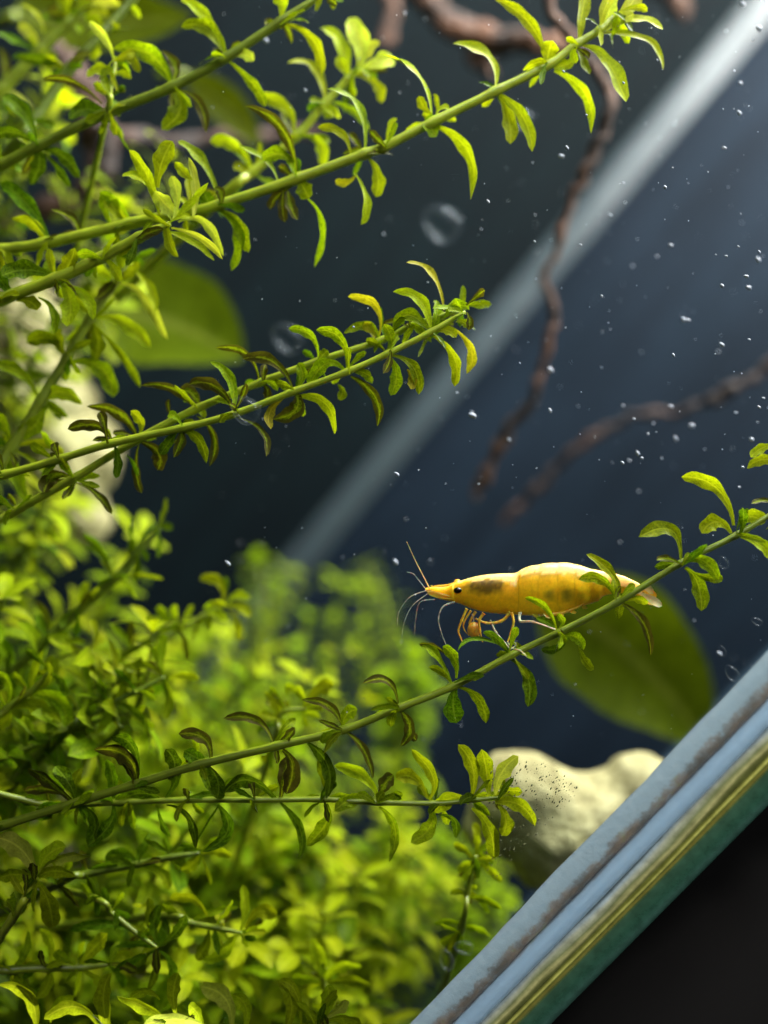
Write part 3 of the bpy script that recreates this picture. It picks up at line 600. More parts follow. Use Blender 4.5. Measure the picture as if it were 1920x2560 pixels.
plant('horizontal stem with dark leaves ending in a bright leafy tip', 'O',
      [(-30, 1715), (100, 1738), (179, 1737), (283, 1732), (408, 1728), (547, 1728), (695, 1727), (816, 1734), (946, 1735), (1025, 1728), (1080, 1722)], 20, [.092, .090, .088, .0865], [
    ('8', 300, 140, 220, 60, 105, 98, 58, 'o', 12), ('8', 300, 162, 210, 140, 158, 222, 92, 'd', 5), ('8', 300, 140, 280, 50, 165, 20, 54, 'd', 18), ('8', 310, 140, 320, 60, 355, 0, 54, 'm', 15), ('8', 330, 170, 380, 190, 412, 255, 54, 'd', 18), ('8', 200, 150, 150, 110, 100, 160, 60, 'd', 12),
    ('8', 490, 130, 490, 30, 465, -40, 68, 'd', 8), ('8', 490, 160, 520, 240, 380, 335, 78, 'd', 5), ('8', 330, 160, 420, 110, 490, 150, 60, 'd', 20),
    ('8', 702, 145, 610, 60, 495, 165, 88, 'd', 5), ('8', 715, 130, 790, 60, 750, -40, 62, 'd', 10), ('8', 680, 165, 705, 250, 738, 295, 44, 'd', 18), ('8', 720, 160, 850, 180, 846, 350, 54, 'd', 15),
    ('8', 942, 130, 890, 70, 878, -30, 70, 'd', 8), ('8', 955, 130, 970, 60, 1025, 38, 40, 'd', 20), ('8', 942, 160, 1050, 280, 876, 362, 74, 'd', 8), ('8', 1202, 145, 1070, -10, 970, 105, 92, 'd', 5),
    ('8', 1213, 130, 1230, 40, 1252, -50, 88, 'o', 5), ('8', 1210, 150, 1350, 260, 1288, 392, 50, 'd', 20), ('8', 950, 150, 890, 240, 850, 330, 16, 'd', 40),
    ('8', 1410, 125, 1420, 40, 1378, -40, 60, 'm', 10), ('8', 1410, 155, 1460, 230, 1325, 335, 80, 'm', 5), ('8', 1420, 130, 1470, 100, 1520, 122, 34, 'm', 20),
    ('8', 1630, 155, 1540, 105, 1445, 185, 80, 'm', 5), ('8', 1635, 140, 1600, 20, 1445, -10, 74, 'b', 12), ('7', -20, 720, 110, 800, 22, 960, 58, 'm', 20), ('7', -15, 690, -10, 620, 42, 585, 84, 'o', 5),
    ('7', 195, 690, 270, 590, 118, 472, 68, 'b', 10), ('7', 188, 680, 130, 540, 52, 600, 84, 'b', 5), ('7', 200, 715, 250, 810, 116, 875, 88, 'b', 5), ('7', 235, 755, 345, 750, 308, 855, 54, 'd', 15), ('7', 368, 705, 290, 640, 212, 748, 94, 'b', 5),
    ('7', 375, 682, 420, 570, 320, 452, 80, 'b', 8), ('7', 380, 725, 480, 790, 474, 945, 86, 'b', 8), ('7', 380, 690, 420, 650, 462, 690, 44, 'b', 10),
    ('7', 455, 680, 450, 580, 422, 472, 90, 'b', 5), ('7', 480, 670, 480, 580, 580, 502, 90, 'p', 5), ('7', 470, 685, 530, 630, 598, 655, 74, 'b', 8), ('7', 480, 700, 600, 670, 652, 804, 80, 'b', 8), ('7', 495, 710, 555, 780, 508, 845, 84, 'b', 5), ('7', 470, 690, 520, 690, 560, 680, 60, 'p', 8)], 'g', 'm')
plant('small bright blurred sprig between the two upper stems', '2',
      [(960, 850), (1090, 745), (1280, 590), (1400, 450), (1500, 345), (1540, 300)], 30, [.107, .105], [
    ('2', 1270, 580, 1290, 430, 1108, 412, 74, 'b', 12), ('2', 1290, 580, 1430, 590, 1395, 725, 70, 'b', 10), ('2', 1405, 435, 1390, 240, 1242, 272, 64, 'b', 18), ('2', 1410, 440, 1420, 470, 1440, 505, 94, 'b', 5), ('2', 1440, 440, 1550, 480, 1592, 565, 44, 'm', 20),
    ('2', 1500, 350, 1490, 140, 1383, 122, 84, 'b', 12), ('2', 1535, 320, 1600, 200, 1508, 78, 114, 'p', 8), ('2', 1550, 310, 1640, 250, 1700, 250, 94, 'p', 8), ('2', 1550, 330, 1660, 350, 1645, 445, 66, 'b', 12), ('2', 1520, 330, 1480, 300, 1458, 245, 66, 'b', 10), ('2', 1540, 310, 1560, 250, 1640, 180, 80, 'p', 5),
    ('2', 1090, 740, 1020, 580, 908, 612, 74, 'b', 10), ('2', 1090, 750, 1050, 730, 1008, 715, 64, 'b', 5), ('2', 1100, 740, 1060, 650, 1040, 630, 44, 'm', 20), ('2', 1100, 750, 1160, 800, 1200, 790, 50, 'm', 10)], 'b', 'b')
plant('little pale green sprout on the second stem at upper left', '2', [(465, 485), (470, 420), (492, 310), (500, 255)], 18, [.098], [
    ('2', 492, 270, 480, 170, 383, 92, 52, 'p', 15), ('2', 497, 255, 570, 230, 602, 315, 54, 'b', 12), ('2', 490, 325, 430, 270, 376, 332, 74, 'b', 5), ('2', 495, 320, 530, 300, 568, 338, 44, 'b', 8), ('2', 470, 430, 480, 450, 490, 490, 60, 'm', 10)], 'b', 'b')
plant('thick dark stem leaning across the top left corner', '2', [(60, 640), (150, 520), (300, 300), (450, 140), (570, 0), (640, -80)], 34, [.108, .112], [
    ('2', 300, 300, 210, 260, 80, 250, 60, 'd', 20), ('2', 440, 150, 480, 120, 515, 110, 60, 'b', 8), ('2', 430, 160, 400, 230, 420, 260, 80, 'b', 10), ('2', 560, 20, 590, 50, 605, 80, 40, 'b', 15), ('2', 290, 310, 230, 260, 195, 270, 66, 'b', 12), ('2', 160, 510, 60, 430, 20, 450, 80, 'd', 10)], 'd', 'd')
plant('blurred green stem in the extreme top left corner', '2', [(-40, 430), (0, 395), (170, 220), (300, 100), (360, 60)], 40, [.118], [
    ('2', 170, 225, 90, 170, -10, 145, 56, 'd', 22), ('2', 165, 215, 160, 150, 80, 105, 60, 'p', 12), ('2', 300, 90, 240, 40, 205, 60, 80, 'o', 10), ('2', 310, 90, 260, 30, 290, -40, 90, 'm', 10), ('2', 320, 90, 380, 20, 370, -40, 80, 'm', 12), ('2', 350, 60, 420, 30, 470, 70, 70, 'b', 10), ('2', 190, 140, 190, 40, 90, 20, 30, 'b', 30), ('2', 20, 380, 40, 300, 0, 200, 60, 'o', 20), ('2', 360, 50, 420, 0, 520, 20, 70, 'p', 10)], 'g', 'm')
# middle ground at left
plant('dark slanting stem in the middle of the left thicket', '6', [(-40, 780), (30, 710), (210, 545), (345, 420), (500, 285), (600, 170), (690, 68)], 34, [.108, .112], [
    ('6', 210, 555, 225, 460, 158, 385, 44, 'o', 20), ('6', 225, 565, 360, 570, 402, 690, 44, 'o', 25), ('6', 510, 280, 600, 260, 708, 290, 30, 'm', 30), ('6', 510, 285, 560, 310, 592, 375, 24, 'm', 30), ('6', 205, 570, 180, 620, 140, 650, 40, 'm', 20),
    ('6', 500, 270, 450, 120, 360, 90, 60, 'd', 20), ('6', 500, 270, 430, 190, 360, 140, 24, 'd', 30), ('6', 345, 410, 360, 350, 380, 300, 60, 'b', 10), ('6', 560, 200, 570, 150, 575, 110, 40, 'd', 20), ('6', 210, 560, 290, 550, 370, 560, 30, 'm', 30)], 'd', 'd')
plant('green stem with a four leaved cross facing the viewer', '6', [(290, 950), (330, 915), (475, 828), (600, 770), (710, 712)], 22, [.1, .103], [
    ('6', 705, 700, 680, 600, 710, 525, 54, 'm', 5), ('6', 730, 720, 790, 680, 862, 726, 50, 'b', 5), ('6', 690, 700, 630, 640, 555, 668, 48, 'm', 5), ('6', 715, 730, 755, 810, 712, 895, 58, 'm', 5),
    ('6', 470, 815, 430, 760, 430, 715, 40, 'm', 18), ('6', 475, 840, 480, 900, 418, 955, 54, 'b', 8), ('6', 495, 830, 570, 820, 632, 915, 48, 'd', 12), ('6', 480, 820, 540, 790, 560, 690, 50, 'b', 10)], 'd', 'm')
plant('bright tipped stem pointing right amid the blurred thicket', '6', [(560, 600), (770, 510), (880, 450), (975, 405)], 22, [.112, .115], [
    ('6', 965, 385, 970, 270, 862, 290, 60, 'b', 10), ('6', 975, 410, 1040, 395, 1082, 452, 66, 'b', 5), ('6', 990, 400, 1000, 340, 1082, 375, 54, 'b', 12), ('6', 990, 425, 1050, 480, 1030, 555, 50, 'b', 10), ('6', 770, 510, 700, 460, 690, 400, 60, 'm', 10), ('6', 770, 505, 750, 440, 760, 400, 50, 'b', 10), ('6', 770, 520, 720, 520, 690, 510, 50, 'b', 8)], 'g', 'b')
plant('stem with glossy leaf pairs at the left edge', '6', [(-50, 930), (35, 845), (130, 778), (210, 690)], 22, [.097, .099], [
    ('6', 135, 770, 130, 680, 185, 598, 44, 'b', 15), ('6', 135, 778, 240, 730, 208, 648, 74, 'm', 8), ('6', 140, 785, 310, 780, 282, 930, 98, 'm', 5), ('6', 30, 840, 70, 740, -20, 688, 54, 'm', 15), ('6', 48, 842, 190, 800, 262, 910, 74, 'm', 10), ('6', 35, 850, 40, 900, -10, 935, 84, 'b', 8), ('6', 30, 840, -10, 800, -40, 740, 60, 'm', 10), ('6', 130, 770, 70, 740, 60, 690, 50, 'm', 15)], 'g', 'm')
plant('pale soft leaf rosette close to the glass at lower left', '8', [(60, 640), (110, 560), (158, 478)], 26, [.090, .089], [
    ('8', 155, 470, 120, 340, -10, 300, 114, 'p', 5), ('8', 165, 470, 180, 350, 285, 338, 94, 'b', 8), ('8', 170, 450, 280, 340, 388, 380, 74, 'p', 8), ('8', 165, 470, 230, 410, 325, 468, 74, 'b', 8), ('8', 160, 490, 240, 560, 228, 688, 104, 'b', 5), ('8', 150, 480, 60, 450, -10, 480, 90, 'b', 10)], 'b', 'b')
plant('dark stem joining the thicket below the horizontal stem', '8', [(250, 500), (370, 460), (595, 415), (740, 385), (860, 368)], 24, [.096, .097], [
    ('8', 592, 412, 540, 325, 455, 408, 78, 'd', 5), ('8', 600, 420, 700, 420, 732, 525, 64, 'b', 10), ('8', 870, 370, 930, 335, 1002, 378, 54, 'b', 8), ('8', 870, 380, 900, 440, 912, 505, 30, 'm', 25), ('8', 590, 405, 600, 350, 640, 330, 60, 'd', 10), ('8', 375, 465, 380, 540, 430, 620, 50, 'm', 15), ('8', 380, 455, 420, 400, 520, 420, 44, 'd', 20), ('8', 860, 375, 820, 430, 780, 440, 70, 'b', 8)], 'd', 'd')
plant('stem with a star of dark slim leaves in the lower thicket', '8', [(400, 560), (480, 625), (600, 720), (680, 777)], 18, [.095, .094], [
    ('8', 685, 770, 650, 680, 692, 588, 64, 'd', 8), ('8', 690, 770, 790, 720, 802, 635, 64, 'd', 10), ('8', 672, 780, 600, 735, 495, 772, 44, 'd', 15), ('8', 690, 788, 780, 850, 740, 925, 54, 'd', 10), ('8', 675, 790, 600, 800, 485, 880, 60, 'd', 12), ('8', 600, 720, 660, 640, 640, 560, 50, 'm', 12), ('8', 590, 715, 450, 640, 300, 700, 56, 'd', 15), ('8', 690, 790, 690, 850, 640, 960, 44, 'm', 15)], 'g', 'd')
plant('short stem with an upright leaf and bright drooping leaf', '8', [(700, 640), (820, 668), (930, 690), (1045, 712)], 22, [.098, .096], [
    ('8', 1035, 712, 1090, 620, 1048, 505, 54, 'b', 12), ('8', 1018, 720, 1000, 810, 874, 828, 66, 'b', 5), ('8', 1055, 715, 1090, 690, 1115, 712, 60, 'b', 5), ('8', 1060, 690, 1120, 570, 1192, 645, 84, 'b', 3), ('8', 830, 660, 920, 610, 1030, 600, 40, 'm', 25), ('8', 895, 640, 840, 510, 735, 565, 70, 'b', 5), ('8', 900, 700, 900, 770, 850, 830, 70, 'm', 8), ('8', 1040, 715, 1060, 740, 1070, 775, 40, 'm', 10), ('8', 820, 670, 740, 610, 700, 590, 60, 'm', 10), ('8', 980, 700, 930, 640, 960, 650, 60, 'p', 5)], 'g', 'b')
plant('horizontal blurred stem low at the left edge', '8', [(-40, 885), (60, 872), (210, 865), (340, 862), (470, 850)], 26, [.093, .095], [
    ('8', 212, 870, 230, 940, 155, 995, 64, 'b', 8), ('8', 60, 880, 90, 950, 162, 975, 54, 'm', 10), ('8', 345, 855, 380, 780, 465, 715, 84, 'b', 5), ('8', 340, 870, 430, 890, 452, 945, 64, 'b', 10), ('8', 210, 858, 250, 760, 170, 690, 66, 'b', 8), ('8', 60, 865, 130, 800, 120, 700, 50, 'm', 15), ('8', 330, 855, 260, 810, 240, 790, 60, 'm', 10), ('8', 460, 850, 520, 780, 560, 840, 70, 'b', 8)], 'g', 'b')
plant('big bright leaves growing up from the bottom edge', '8', [(900, 1190), (760, 1140), (620, 1130), (480, 1150), (300, 1200)], 24, [.088, .090], [
    ('8', 470, 1140, 420, 980, 482, 885, 98, 'b', 3), ('8', 765, 1080, 720, 960, 770, 885, 84, 'b', 5), ('8', 1000, 1130, 1030, 950, 865, 945, 108, 'p', 5), ('8', 1055, 1130, 1100, 1010, 1000, 978, 84, 'b', 8), ('8', 880, 1120, 860, 1040, 815, 1025, 66, 'b', 8), ('8', 720, 1110, 640, 1020, 505, 985, 80, 'b', 8), ('8', 430, 1120, 360, 960, 190, 1085, 88, 'b', 5), ('8', 155, 1130, 165, 940, -10, 935, 74, 'b', 8), ('8', 220, 1100, 220, 1000, 320, 985, 70, 'b', 5), ('8', 690, 1000, 640, 930, 560, 1000, 60, 'b', 8), ('8', 900, 1120, 780, 1070, 620, 1110, 70, 'p', 5)], 'b', 'b')
plant('bright leafy shoot at the bottom edge near the seam', '8', [(1340, 1200), (1370, 1120), (1395, 1060)], 22, [.090, .090], [
    ('8', 1230, 1130, 1310, 1000, 1195, 915, 74, 'b', 8), ('8', 1300, 1120, 1310, 930, 1205, 918, 54, 'b', 20), ('8', 1395, 1080, 1430, 1010, 1412, 938, 94, 'b', 3), ('8', 1400, 1080, 1480, 1040, 1488, 1000, 70, 'p', 5), ('8', 1390, 1090, 1340, 1060, 1312, 1040, 70, 'b', 5), ('8', 1410, 1090, 1500, 1060, 1560, 1110, 84, 'b', 5), ('8', 1400, 1085, 1440, 1090, 1480, 1130, 84, 'p', 5), ('8', 1380, 1100, 1320, 1120, 1290, 1150, 80, 'b', 5)], 'b', 'b')
plant('blurred sprout with v shaped leaves at lower centre', '8', [(1420, 1060), (1400, 930), (1390, 900)], 20, [.103], [
    ('8', 1390, 920, 1400, 800, 1340, 735, 80, 'b', 8), ('8', 1400, 915, 1470, 830, 1560, 860, 70, 'b', 8), ('8', 1390, 930, 1330, 900, 1260, 900, 60, 'm', 8), ('8', 1410, 930, 1480, 900, 1600, 940, 60, 'm', 10)], 'g', 'b')
plant('faint yellow green sprout in front of the pale stone', '7', [(330, 1260), (360, 1090), (390, 955), (400, 930)], 20, [.099], [
    ('7', 395, 950, 410, 840, 385, 790, 50, 'b', 10), ('7', 395, 955, 340, 890, 300, 880, 50, 'b', 8), ('7', 400, 950, 440, 940, 475, 945, 44, 'b', 8), ('7', 390, 960, 340, 960, 318, 1010, 50, 'b', 8), ('7', 400, 960, 460, 980, 508, 1045, 50, 'b', 8), ('7', 360, 1090, 390, 1060, 400, 1075, 40, 'b', 8), ('7', 370, 1110, 450, 1100, 508, 1165, 50, 'm', 8), ('7', 355, 1100, 300, 1070, 290, 1100, 40, 'm', 8), ('7', 340, 1230, 280, 1200, 215, 1225, 44, 'm', 10), ('7', 345, 1240, 400, 1230, 460, 1280, 50, 'm', 8), ('7', 330, 1250, 290, 1300, 240, 1310, 50, 'm', 8)], 'g', 'b')
plant('bright sprout with leaf pairs left of the stone', '6', [(1180, 1010), (1200, 910), (1230, 860), (1320, 850)], 18, [.104], [
    ('6', 1200, 900, 1210, 810, 1140, 780, 60, 'b', 8), ('6', 1240, 790, 1230, 730, 1280, 780, 60, 'b', 5), ('6', 1310, 850, 1380, 730, 1440, 750, 90, 'b', 3), ('6', 1300, 860, 1380, 840, 1400, 830, 70, 'b', 5), ('6', 1310, 870, 1350, 870, 1385, 890, 40, 'b', 8), ('6', 1310, 875, 1320, 910, 1330, 930, 40, 'b', 8), ('6', 1195, 910, 1240, 900, 1260, 940, 50, 'b', 8), ('6', 1190, 910, 1150, 880, 1130, 860, 44, 'b', 8)], 'g', 'b')

# ------------------------------------------------------------------ the thicket behind: stems from a few shared leaf shapes
def proto_leaf(seed, L=.0085, W=.0017):
    rnd = random.Random(seed); ns, nw = 8, 4; vs, fs, uv = [], [], []
    curl = rnd.uniform(.25, 1.3); side = rnd.uniform(-.25, .25); kind = rnd.choice(['spat', 'lance'])
    ang = 0; p = Vector((0, 0, 0))
    for j in range(ns + 1):
        v = j / ns
        ang = curl * v
        if j: p = p + Vector((side * v, math.cos(ang), -math.sin(ang))) * (L / ns)
        ww = W * max(prof_w(v, kind), .04)
        for i in range(nw + 1):
            u = 2 * i / nw - 1
            vs.append(p + Vector((u * ww, math.sin(ang) * .2 * ww * u * u, .22 * ww * u * u * math.cos(ang)))); uv.append((i / nw, v))
    for j in range(ns):
        for i in range(nw):
            q = j * (nw + 1) + i; fs.append((q, q + 1, q + nw + 2, q + nw + 1))
    return vs, fs, uv
PROTO = [proto_leaf(s) for s in range(8)]
PM = {}
def proto_mesh(k, cl):
    if (k, cl) not in PM:
        vs, fs, uv = PROTO[k]; me = bpy.data.meshes.new('leaf'); me.from_pydata([tuple(v) for v in vs], [], fs)
        me.polygons.foreach_set('use_smooth', [True] * len(me.polygons)); ul = me.uv_layers.new(name='UVMap')
        for lp in me.loops: ul.data[lp.index].uv = uv[lp.vertex_index]
        me.materials.append(LM[cl]); PM[(k, cl)] = me
    return PM[(k, cl)]
def bg_plant(base, tip, d0, d1, label, group, seed, scale=1.0, cls='m', sm='g', gap=52, joined=False, rpx=22):
    rnd = random.Random(seed)
    n = max(3, int(math.hypot(tip[0] - base[0], tip[1] - base[1]) / gap))
    bx, by = rnd.uniform(-40, 40), rnd.uniform(-40, 40)
    ctr = []
    for i in range(n + 1):
        f = i / n; q = math.sin(f * math.pi)
        ctr.append(P(base[0] + (tip[0] - base[0]) * f + bx * q, base[1] + (tip[1] - base[1]) * f + by * q, d0 + (d1 - d0) * f))
    e = empty('stem_plant', ctr[0], label, 'aquatic plant', group)
    path = catmull(ctr, 4); dm = (d0 + d1) / 2
    vs, fs, uv = tube(path, [rpx / FPX * dm / 2 * (1 - .4 * i / len(path)) * scale for i in range(len(path))], 7)
    mesh_obj('stem', vs, fs, ST[sm], e, ctr[0], uvs=uv)
    rot0 = rnd.uniform(0, 3.14); JV, JF, JU = [], [], []
    for i in range(1, n + 1):
        f = i / n
        tg = (ctr[min(i + 1, n)] - ctr[i - 1]).normalized()
        a0 = tg.orthogonal().normalized(); b0 = tg.cross(a0)
        m = 2 if i < n else 5
        for k in range(m):
            if rnd.random() < .10: continue
            an = rot0 + i * math.pi / 2 + k * 2 * math.pi / m + rnd.uniform(-.25, .25)
            rad = a0 * math.cos(an) + b0 * math.sin(an)
            lift = rnd.uniform(.15, .6) if i < n else rnd.uniform(.7, 1.2)
            y = (rad + tg * lift).normalized(); x = y.cross(tg).normalized(); z = x.cross(y)
            s = scale * rnd.uniform(.75, 1.2) * (1 if f < .8 else .85)
            M = Matrix((x * s, y * s, z * s)).transposed().to_4x4(); M.translation = ctr[i]
            cl = cls if rnd.random() < .55 else rnd.choice('mgbd')
            if i >= n - 1: cl = 'b'
            kk = rnd.randrange(8)
            if joined:
                o0 = len(JV); vv, ff, uu = PROTO[kk]
                JV += [M @ v for v in vv]; JF += [tuple(q + o0 for q in g) for g in ff]; JU += uu
            else:
                o = bpy.data.objects.new('leaf', proto_mesh(kk, cl)); COL.objects.link(o)
                o.parent = e; o.matrix_basis = Matrix.Translation(-ctr[0]) @ M
    if joined and JV:
        o = mesh_obj('foliage', JV, JF, LM['g'], e, ctr[0], uvs=JU); o['kind'] = 'stuff'
rng = random.Random(5)
def scatter(n, xr, yr, dr, lenr, angr, label, group, seed0, scale=1.0, cls='m', sm='g', joined_over=.150, ok=None, gap=52):
    k = 0; tries = 0
    while k < n and tries < n * 30:
        tries += 1
        tx, ty = rng.uniform(*xr), rng.uniform(*yr)
        if ok and not ok(tx, ty): continue
        L = rng.uniform(*lenr); a = math.radians(rng.uniform(*angr)); d = rng.uniform(*dr)
        base = (tx - math.cos(a) * L, ty + math.sin(a) * L)
        bg_plant(base, (tx, ty), d + rng.uniform(-.006, .010), d, label, group, seed0 + k, scale, cls, sm, gap * scale * .1 / d * 1.0, d > joined_over)
        k += 1
low = lambda x, y: x < 930 + max(0, (y - 1600)) * .38 and y > 1430 - x * .05 and (x + (2560 - y) * .0) < 1180
scatter(22, (0, 620), (1450, 2500), (.097, .108), (350, 600), (10, 70), 'green stem plant in the near thicket at lower left', 'near thicket stems', 100, .66, 'g')
scatter(34, (0, 900), (1500, 2560), (.112, .132), (350, 650), (10, 75), 'softly blurred green stem plant in the middle of the thicket', 'middle thicket stems', 200, .62, 'g', ok=low)
scatter(84, (150, 1180), (1580, 2640), (.130, .175), (350, 700), (20, 95), 'blurred green stem plant deep in the thicket', 'deep thicket stems', 300, .6, 'b', ok=low)
scatter(10, (0, 420), (700, 1420), (.108, .135), (300, 520), (25, 70), 'green stem plant in the tangle halfway up the left edge', 'left edge stems', 400, .75, 'm')
scatter(7, (0, 420), (0, 560), (.112, .135), (300, 500), (25, 60), 'blurred stem plant in the tangle at upper left', 'upper left stems', 500, .72, 'm')
scatter(7, (600, 940), (1400, 1660), (.185, .215), (260, 420), (60, 110), 'far blurred bushy stem below the pale far seam', 'far bush stems', 600, .75, 'b', joined_over=.1, ok=lambda x, y: y > 1270 + abs(x - 830) * .35)
scatter(9, (1060, 1260), (2080, 2420), (.135, .155), (200, 380), (60, 110), 'dim blurred stem plant in the murk beneath the pale stone', 'stems under the stone', 800, .6, 'm', joined_over=.1, ok=lambda x, y: (x - 960) * .764 + (y - 1280) * .6455 < 900)
scatter(3, (1000, 1060), (1640, 1760), (.17, .19), (200, 300), (70, 100), 'far blurred stem in the gap left of the shrimp', 'gap stems', 640, 1.0, 'b', joined_over=.1)
scatter(12, (700, 1120), (2080, 2560), (.104, .125), (300, 500), (50, 100), 'soft green stem plant near the bottom of the seam', 'stems by the seam', 700, .7, 'b', ok=lambda x, y: x + (y - 2080) * .35 < 1130)

# ------------------------------------------------------------------ shrimp
def Z1(x, y, d): return P(960 + x / 2.183, 1320 + y / 2.183, d)
SD = .0872
prof = [(226, 331, 341), (245, 325, 356), (275, 321, 376), (310, 321, 388), (345, 318, 396), (375, 303, 402), (410, 291, 411), (450, 278, 428), (500, 265, 446), (550, 256, 458), (600, 251, 465), (660, 248, 470), (705, 247, 473), (728, 241, 474),
        (745, 230, 475), (790, 212, 477), (840, 201, 480), (890, 194, 478), (940, 191, 472), (990, 191, 462), (1040, 197, 447), (1090, 212, 425), (1130, 224, 412), (1170, 232, 398), (1195, 236, 374), (1230, 243, 363), (1270, 252, 358), (1310, 264, 356), (1345, 281, 361), (1375, 294, 370), (1398, 308, 376), (1410, 325, 368)]
pr = catmull([Vector(p) for p in prof], 6)
shrimp = empty('shrimp', Z1(700, 480, SD), 'yellow orange shrimp with a cream back perched on the stem', 'shrimp')
unit = SD / FPX / 2.183
def hash2(x, y, s): return noise.noise(Vector((x / s, y / s, 3.3)))
seg = 44; V, F, CC = [], [], []
bounds = [735, 842, 945, 1040, 1125, 1195, 1290]
for p in pr:
    x, top, bot = p
    h = (bot - top) / 2; cy = (top + bot) / 2
    wdt = h * (.52 if x < 1100 else .52 - .14 * min(1, (x - 1100) / 250))
    if x < 380: wdt = max(h * .7, 10)
    bump = 1.0
    for k, b in enumerate(bounds):
        nb = bounds[k + 1] if k + 1 < len(bounds) else 1400
        if b <= x < nb:
            f = (x - b) / (nb - b); bump = 1.0 + .034 * math.sin(f * math.pi * .85 + .3) ** .7 - .016
    for k in range(seg):
        a = 2 * math.pi * k / seg
        ca, sa = math.cos(a), math.sin(a)
        yy = cy - h * sa * (bump if sa > 0 else 1)
        zz = wdt * math.copysign(abs(ca) ** .85, ca) * bump
        if sa < 0: zz *= (1 - .35 * (-sa) ** 2)
        V.append(Z1(x, yy, SD - zz * unit))
        # pigment of the shell
        n1 = hash2(x, yy, 60); n2 = hash2(x + 300, yy, 22); n3 = hash2(x, yy + 900, 9)
        body = Vector((.90, .55, .008)) * (1 + .12 * n1 + .10 * n2 + .06 * n3)
        body = body.lerp(Vector((.88, .49, .006)), max(0, min(1, (x - 420) / 200)) * .5 * max(0, min(1, (760 - x) / 100)))
        rel = (yy - top)
        lim = 10 + 22 * max(0, min(1, (x - 420) / 120)) + 22 * max(0, min(1, (x - 640) / 60)) - (26 if x > 735 else 0) + 28 * max(0, min(1, (x - 740) / 140)) + 10 * n2 + 14 * n1
        if 690 < x < 728: lim += 14
        st = max(0, min(1, (lim - rel) / 4)) if x > 400 else .25 * max(0, min(1, (10 - rel) / 5))
        cream = Vector((.93, .66, .20)) * (1 + .10 * n2 + .08 * n3)
        # organs seen through the shell
        dx, dy = (x - 555) / 118, (yy - 318) / 50
        org = max(0, min(1, 1.25 - (dx * dx + dy * dy) + .55 * n2))
        body = body.lerp(Vector((.09, .055, .005)), org * .92)
        dx, dy = (x - 690) / 60, (yy - 335) / 45
        body = body.lerp(Vector((.9, .42, .015)), max(0, min(1, 1 - dx * dx - dy * dy)) * .6)
        dx, dy = (x - 965) / 125, (yy - 368) / 38
        org = max(0, min(1, (1.15 - (dx * dx + dy * dy)) * 1.4)) * (.55 + .45 * math.sin(x / 15.5))
        body = body.lerp(Vector((.30, .22, .012)), org * .85)
        if yy < 345 and x > 735:
            q = max(0, 1 - abs(rel - lim - 8) / 14); body = body.lerp(Vector((.50, .28, .012)), q * .8)
        c = body.lerp(cream, st)
        for bb in bounds[:6]:
            ln = max(0, 1 - abs(x - (bb + 16 * ((yy - cy) / h) ** 2 * (1 if bb > 800 else -.4))) / 5)
            c = c.lerp(Vector((.50, .27, .01)), ln * .45)
        CC.append((max(0, c.x), max(0, c.y), max(0, c.z)))
m = len(pr)
for i in range(m - 1):
    for k in range(seg):
        k2 = (k + 1) % seg; F.append((i * seg + k, i * seg + k2, (i + 1) * seg + k2, (i + 1) * seg + k))
F.append(tuple(range(seg))[::-1]); F.append(tuple(range((m - 1) * seg, m * seg)))
t = NT('shrimp_shell'); at = t.n('ShaderNodeAttribute', attribute_name='pigment')
co = t.n('ShaderNodeTexCoord').outputs['Object']; nz = t.noise(co, 3000, 4, .7); nz2 = t.noise(co, 900, 3)
c = t.mix(.5, at.outputs['Color'], t.ramp(nz.outputs['Fac'], [(.35, (.8, .74, .7)), (.62, (1.12, 1.1, 1.05))]).outputs[0], 'MULTIPLY')
b = t.n('ShaderNodeBsdfPrincipled'); t.l(c, b.inputs['Base Color']); b.inputs['Roughness'].default_value = .34
b.inputs['Subsurface Weight'].default_value = .75; b.inputs['Subsurface Radius'].default_value = (1, .55, .15); b.inputs['Subsurface Scale'].default_value = .0008
b.inputs['Specular IOR Level'].default_value = .35
bp = t.n('ShaderNodeBump'); bp.inputs['Strength'].default_value = .2; bp.inputs['Distance'].default_value = .0001; t.l(nz2.outputs['Fac'], bp.inputs['Height']); t.l(bp.outputs[0], b.inputs['Normal'])
t.l(b.outputs[0], t.out.inputs[0]); SHELL = t.m
mesh_obj('body', V, F, SHELL, shrimp, Z1(700, 480, SD), cols=CC)
def trans_mat(name, col, tr=.5, rough=.25):
    t = NT(name); b = t.n('ShaderNodeBsdfPrincipled'); b.inputs['Base Color'].default_value = (*col, 1); b.inputs['Roughness'].default_value = rough
    b.inputs['Subsurface Weight'].default_value = .6; b.inputs['Subsurface Scale'].default_value = .0004
    x = t.n('ShaderNodeBsdfTransparent'); mx = t.n('ShaderNodeMixShader'); mx.inputs[0].default_value = tr
    co = t.n('ShaderNodeTexCoord').outputs['Object']; nz = t.noise(co, 1800, 2)
    t.l(t.ramp(nz.outputs['Fac'], [(.35, (tr * .4,) * 3), (.65, (min(1, tr * 1.6),) * 3)]).outputs[0], mx.inputs[0])
    t.l(b.outputs[0], mx.inputs[1]); t.l(x.outputs[0], mx.inputs[2]); t.l(mx.outputs[0], t.out.inputs[0]); return t.m
LEGY = trans_mat('leg_yellow', (.85, .52, .04), .25); LEGP = trans_mat('leg_pale', (.62, .58, .36), .4); ANT = trans_mat('antenna_mat', (.72, .55, .20), .25); ANTP = trans_mat('antenna_pale', (.50, .52, .42), .45)
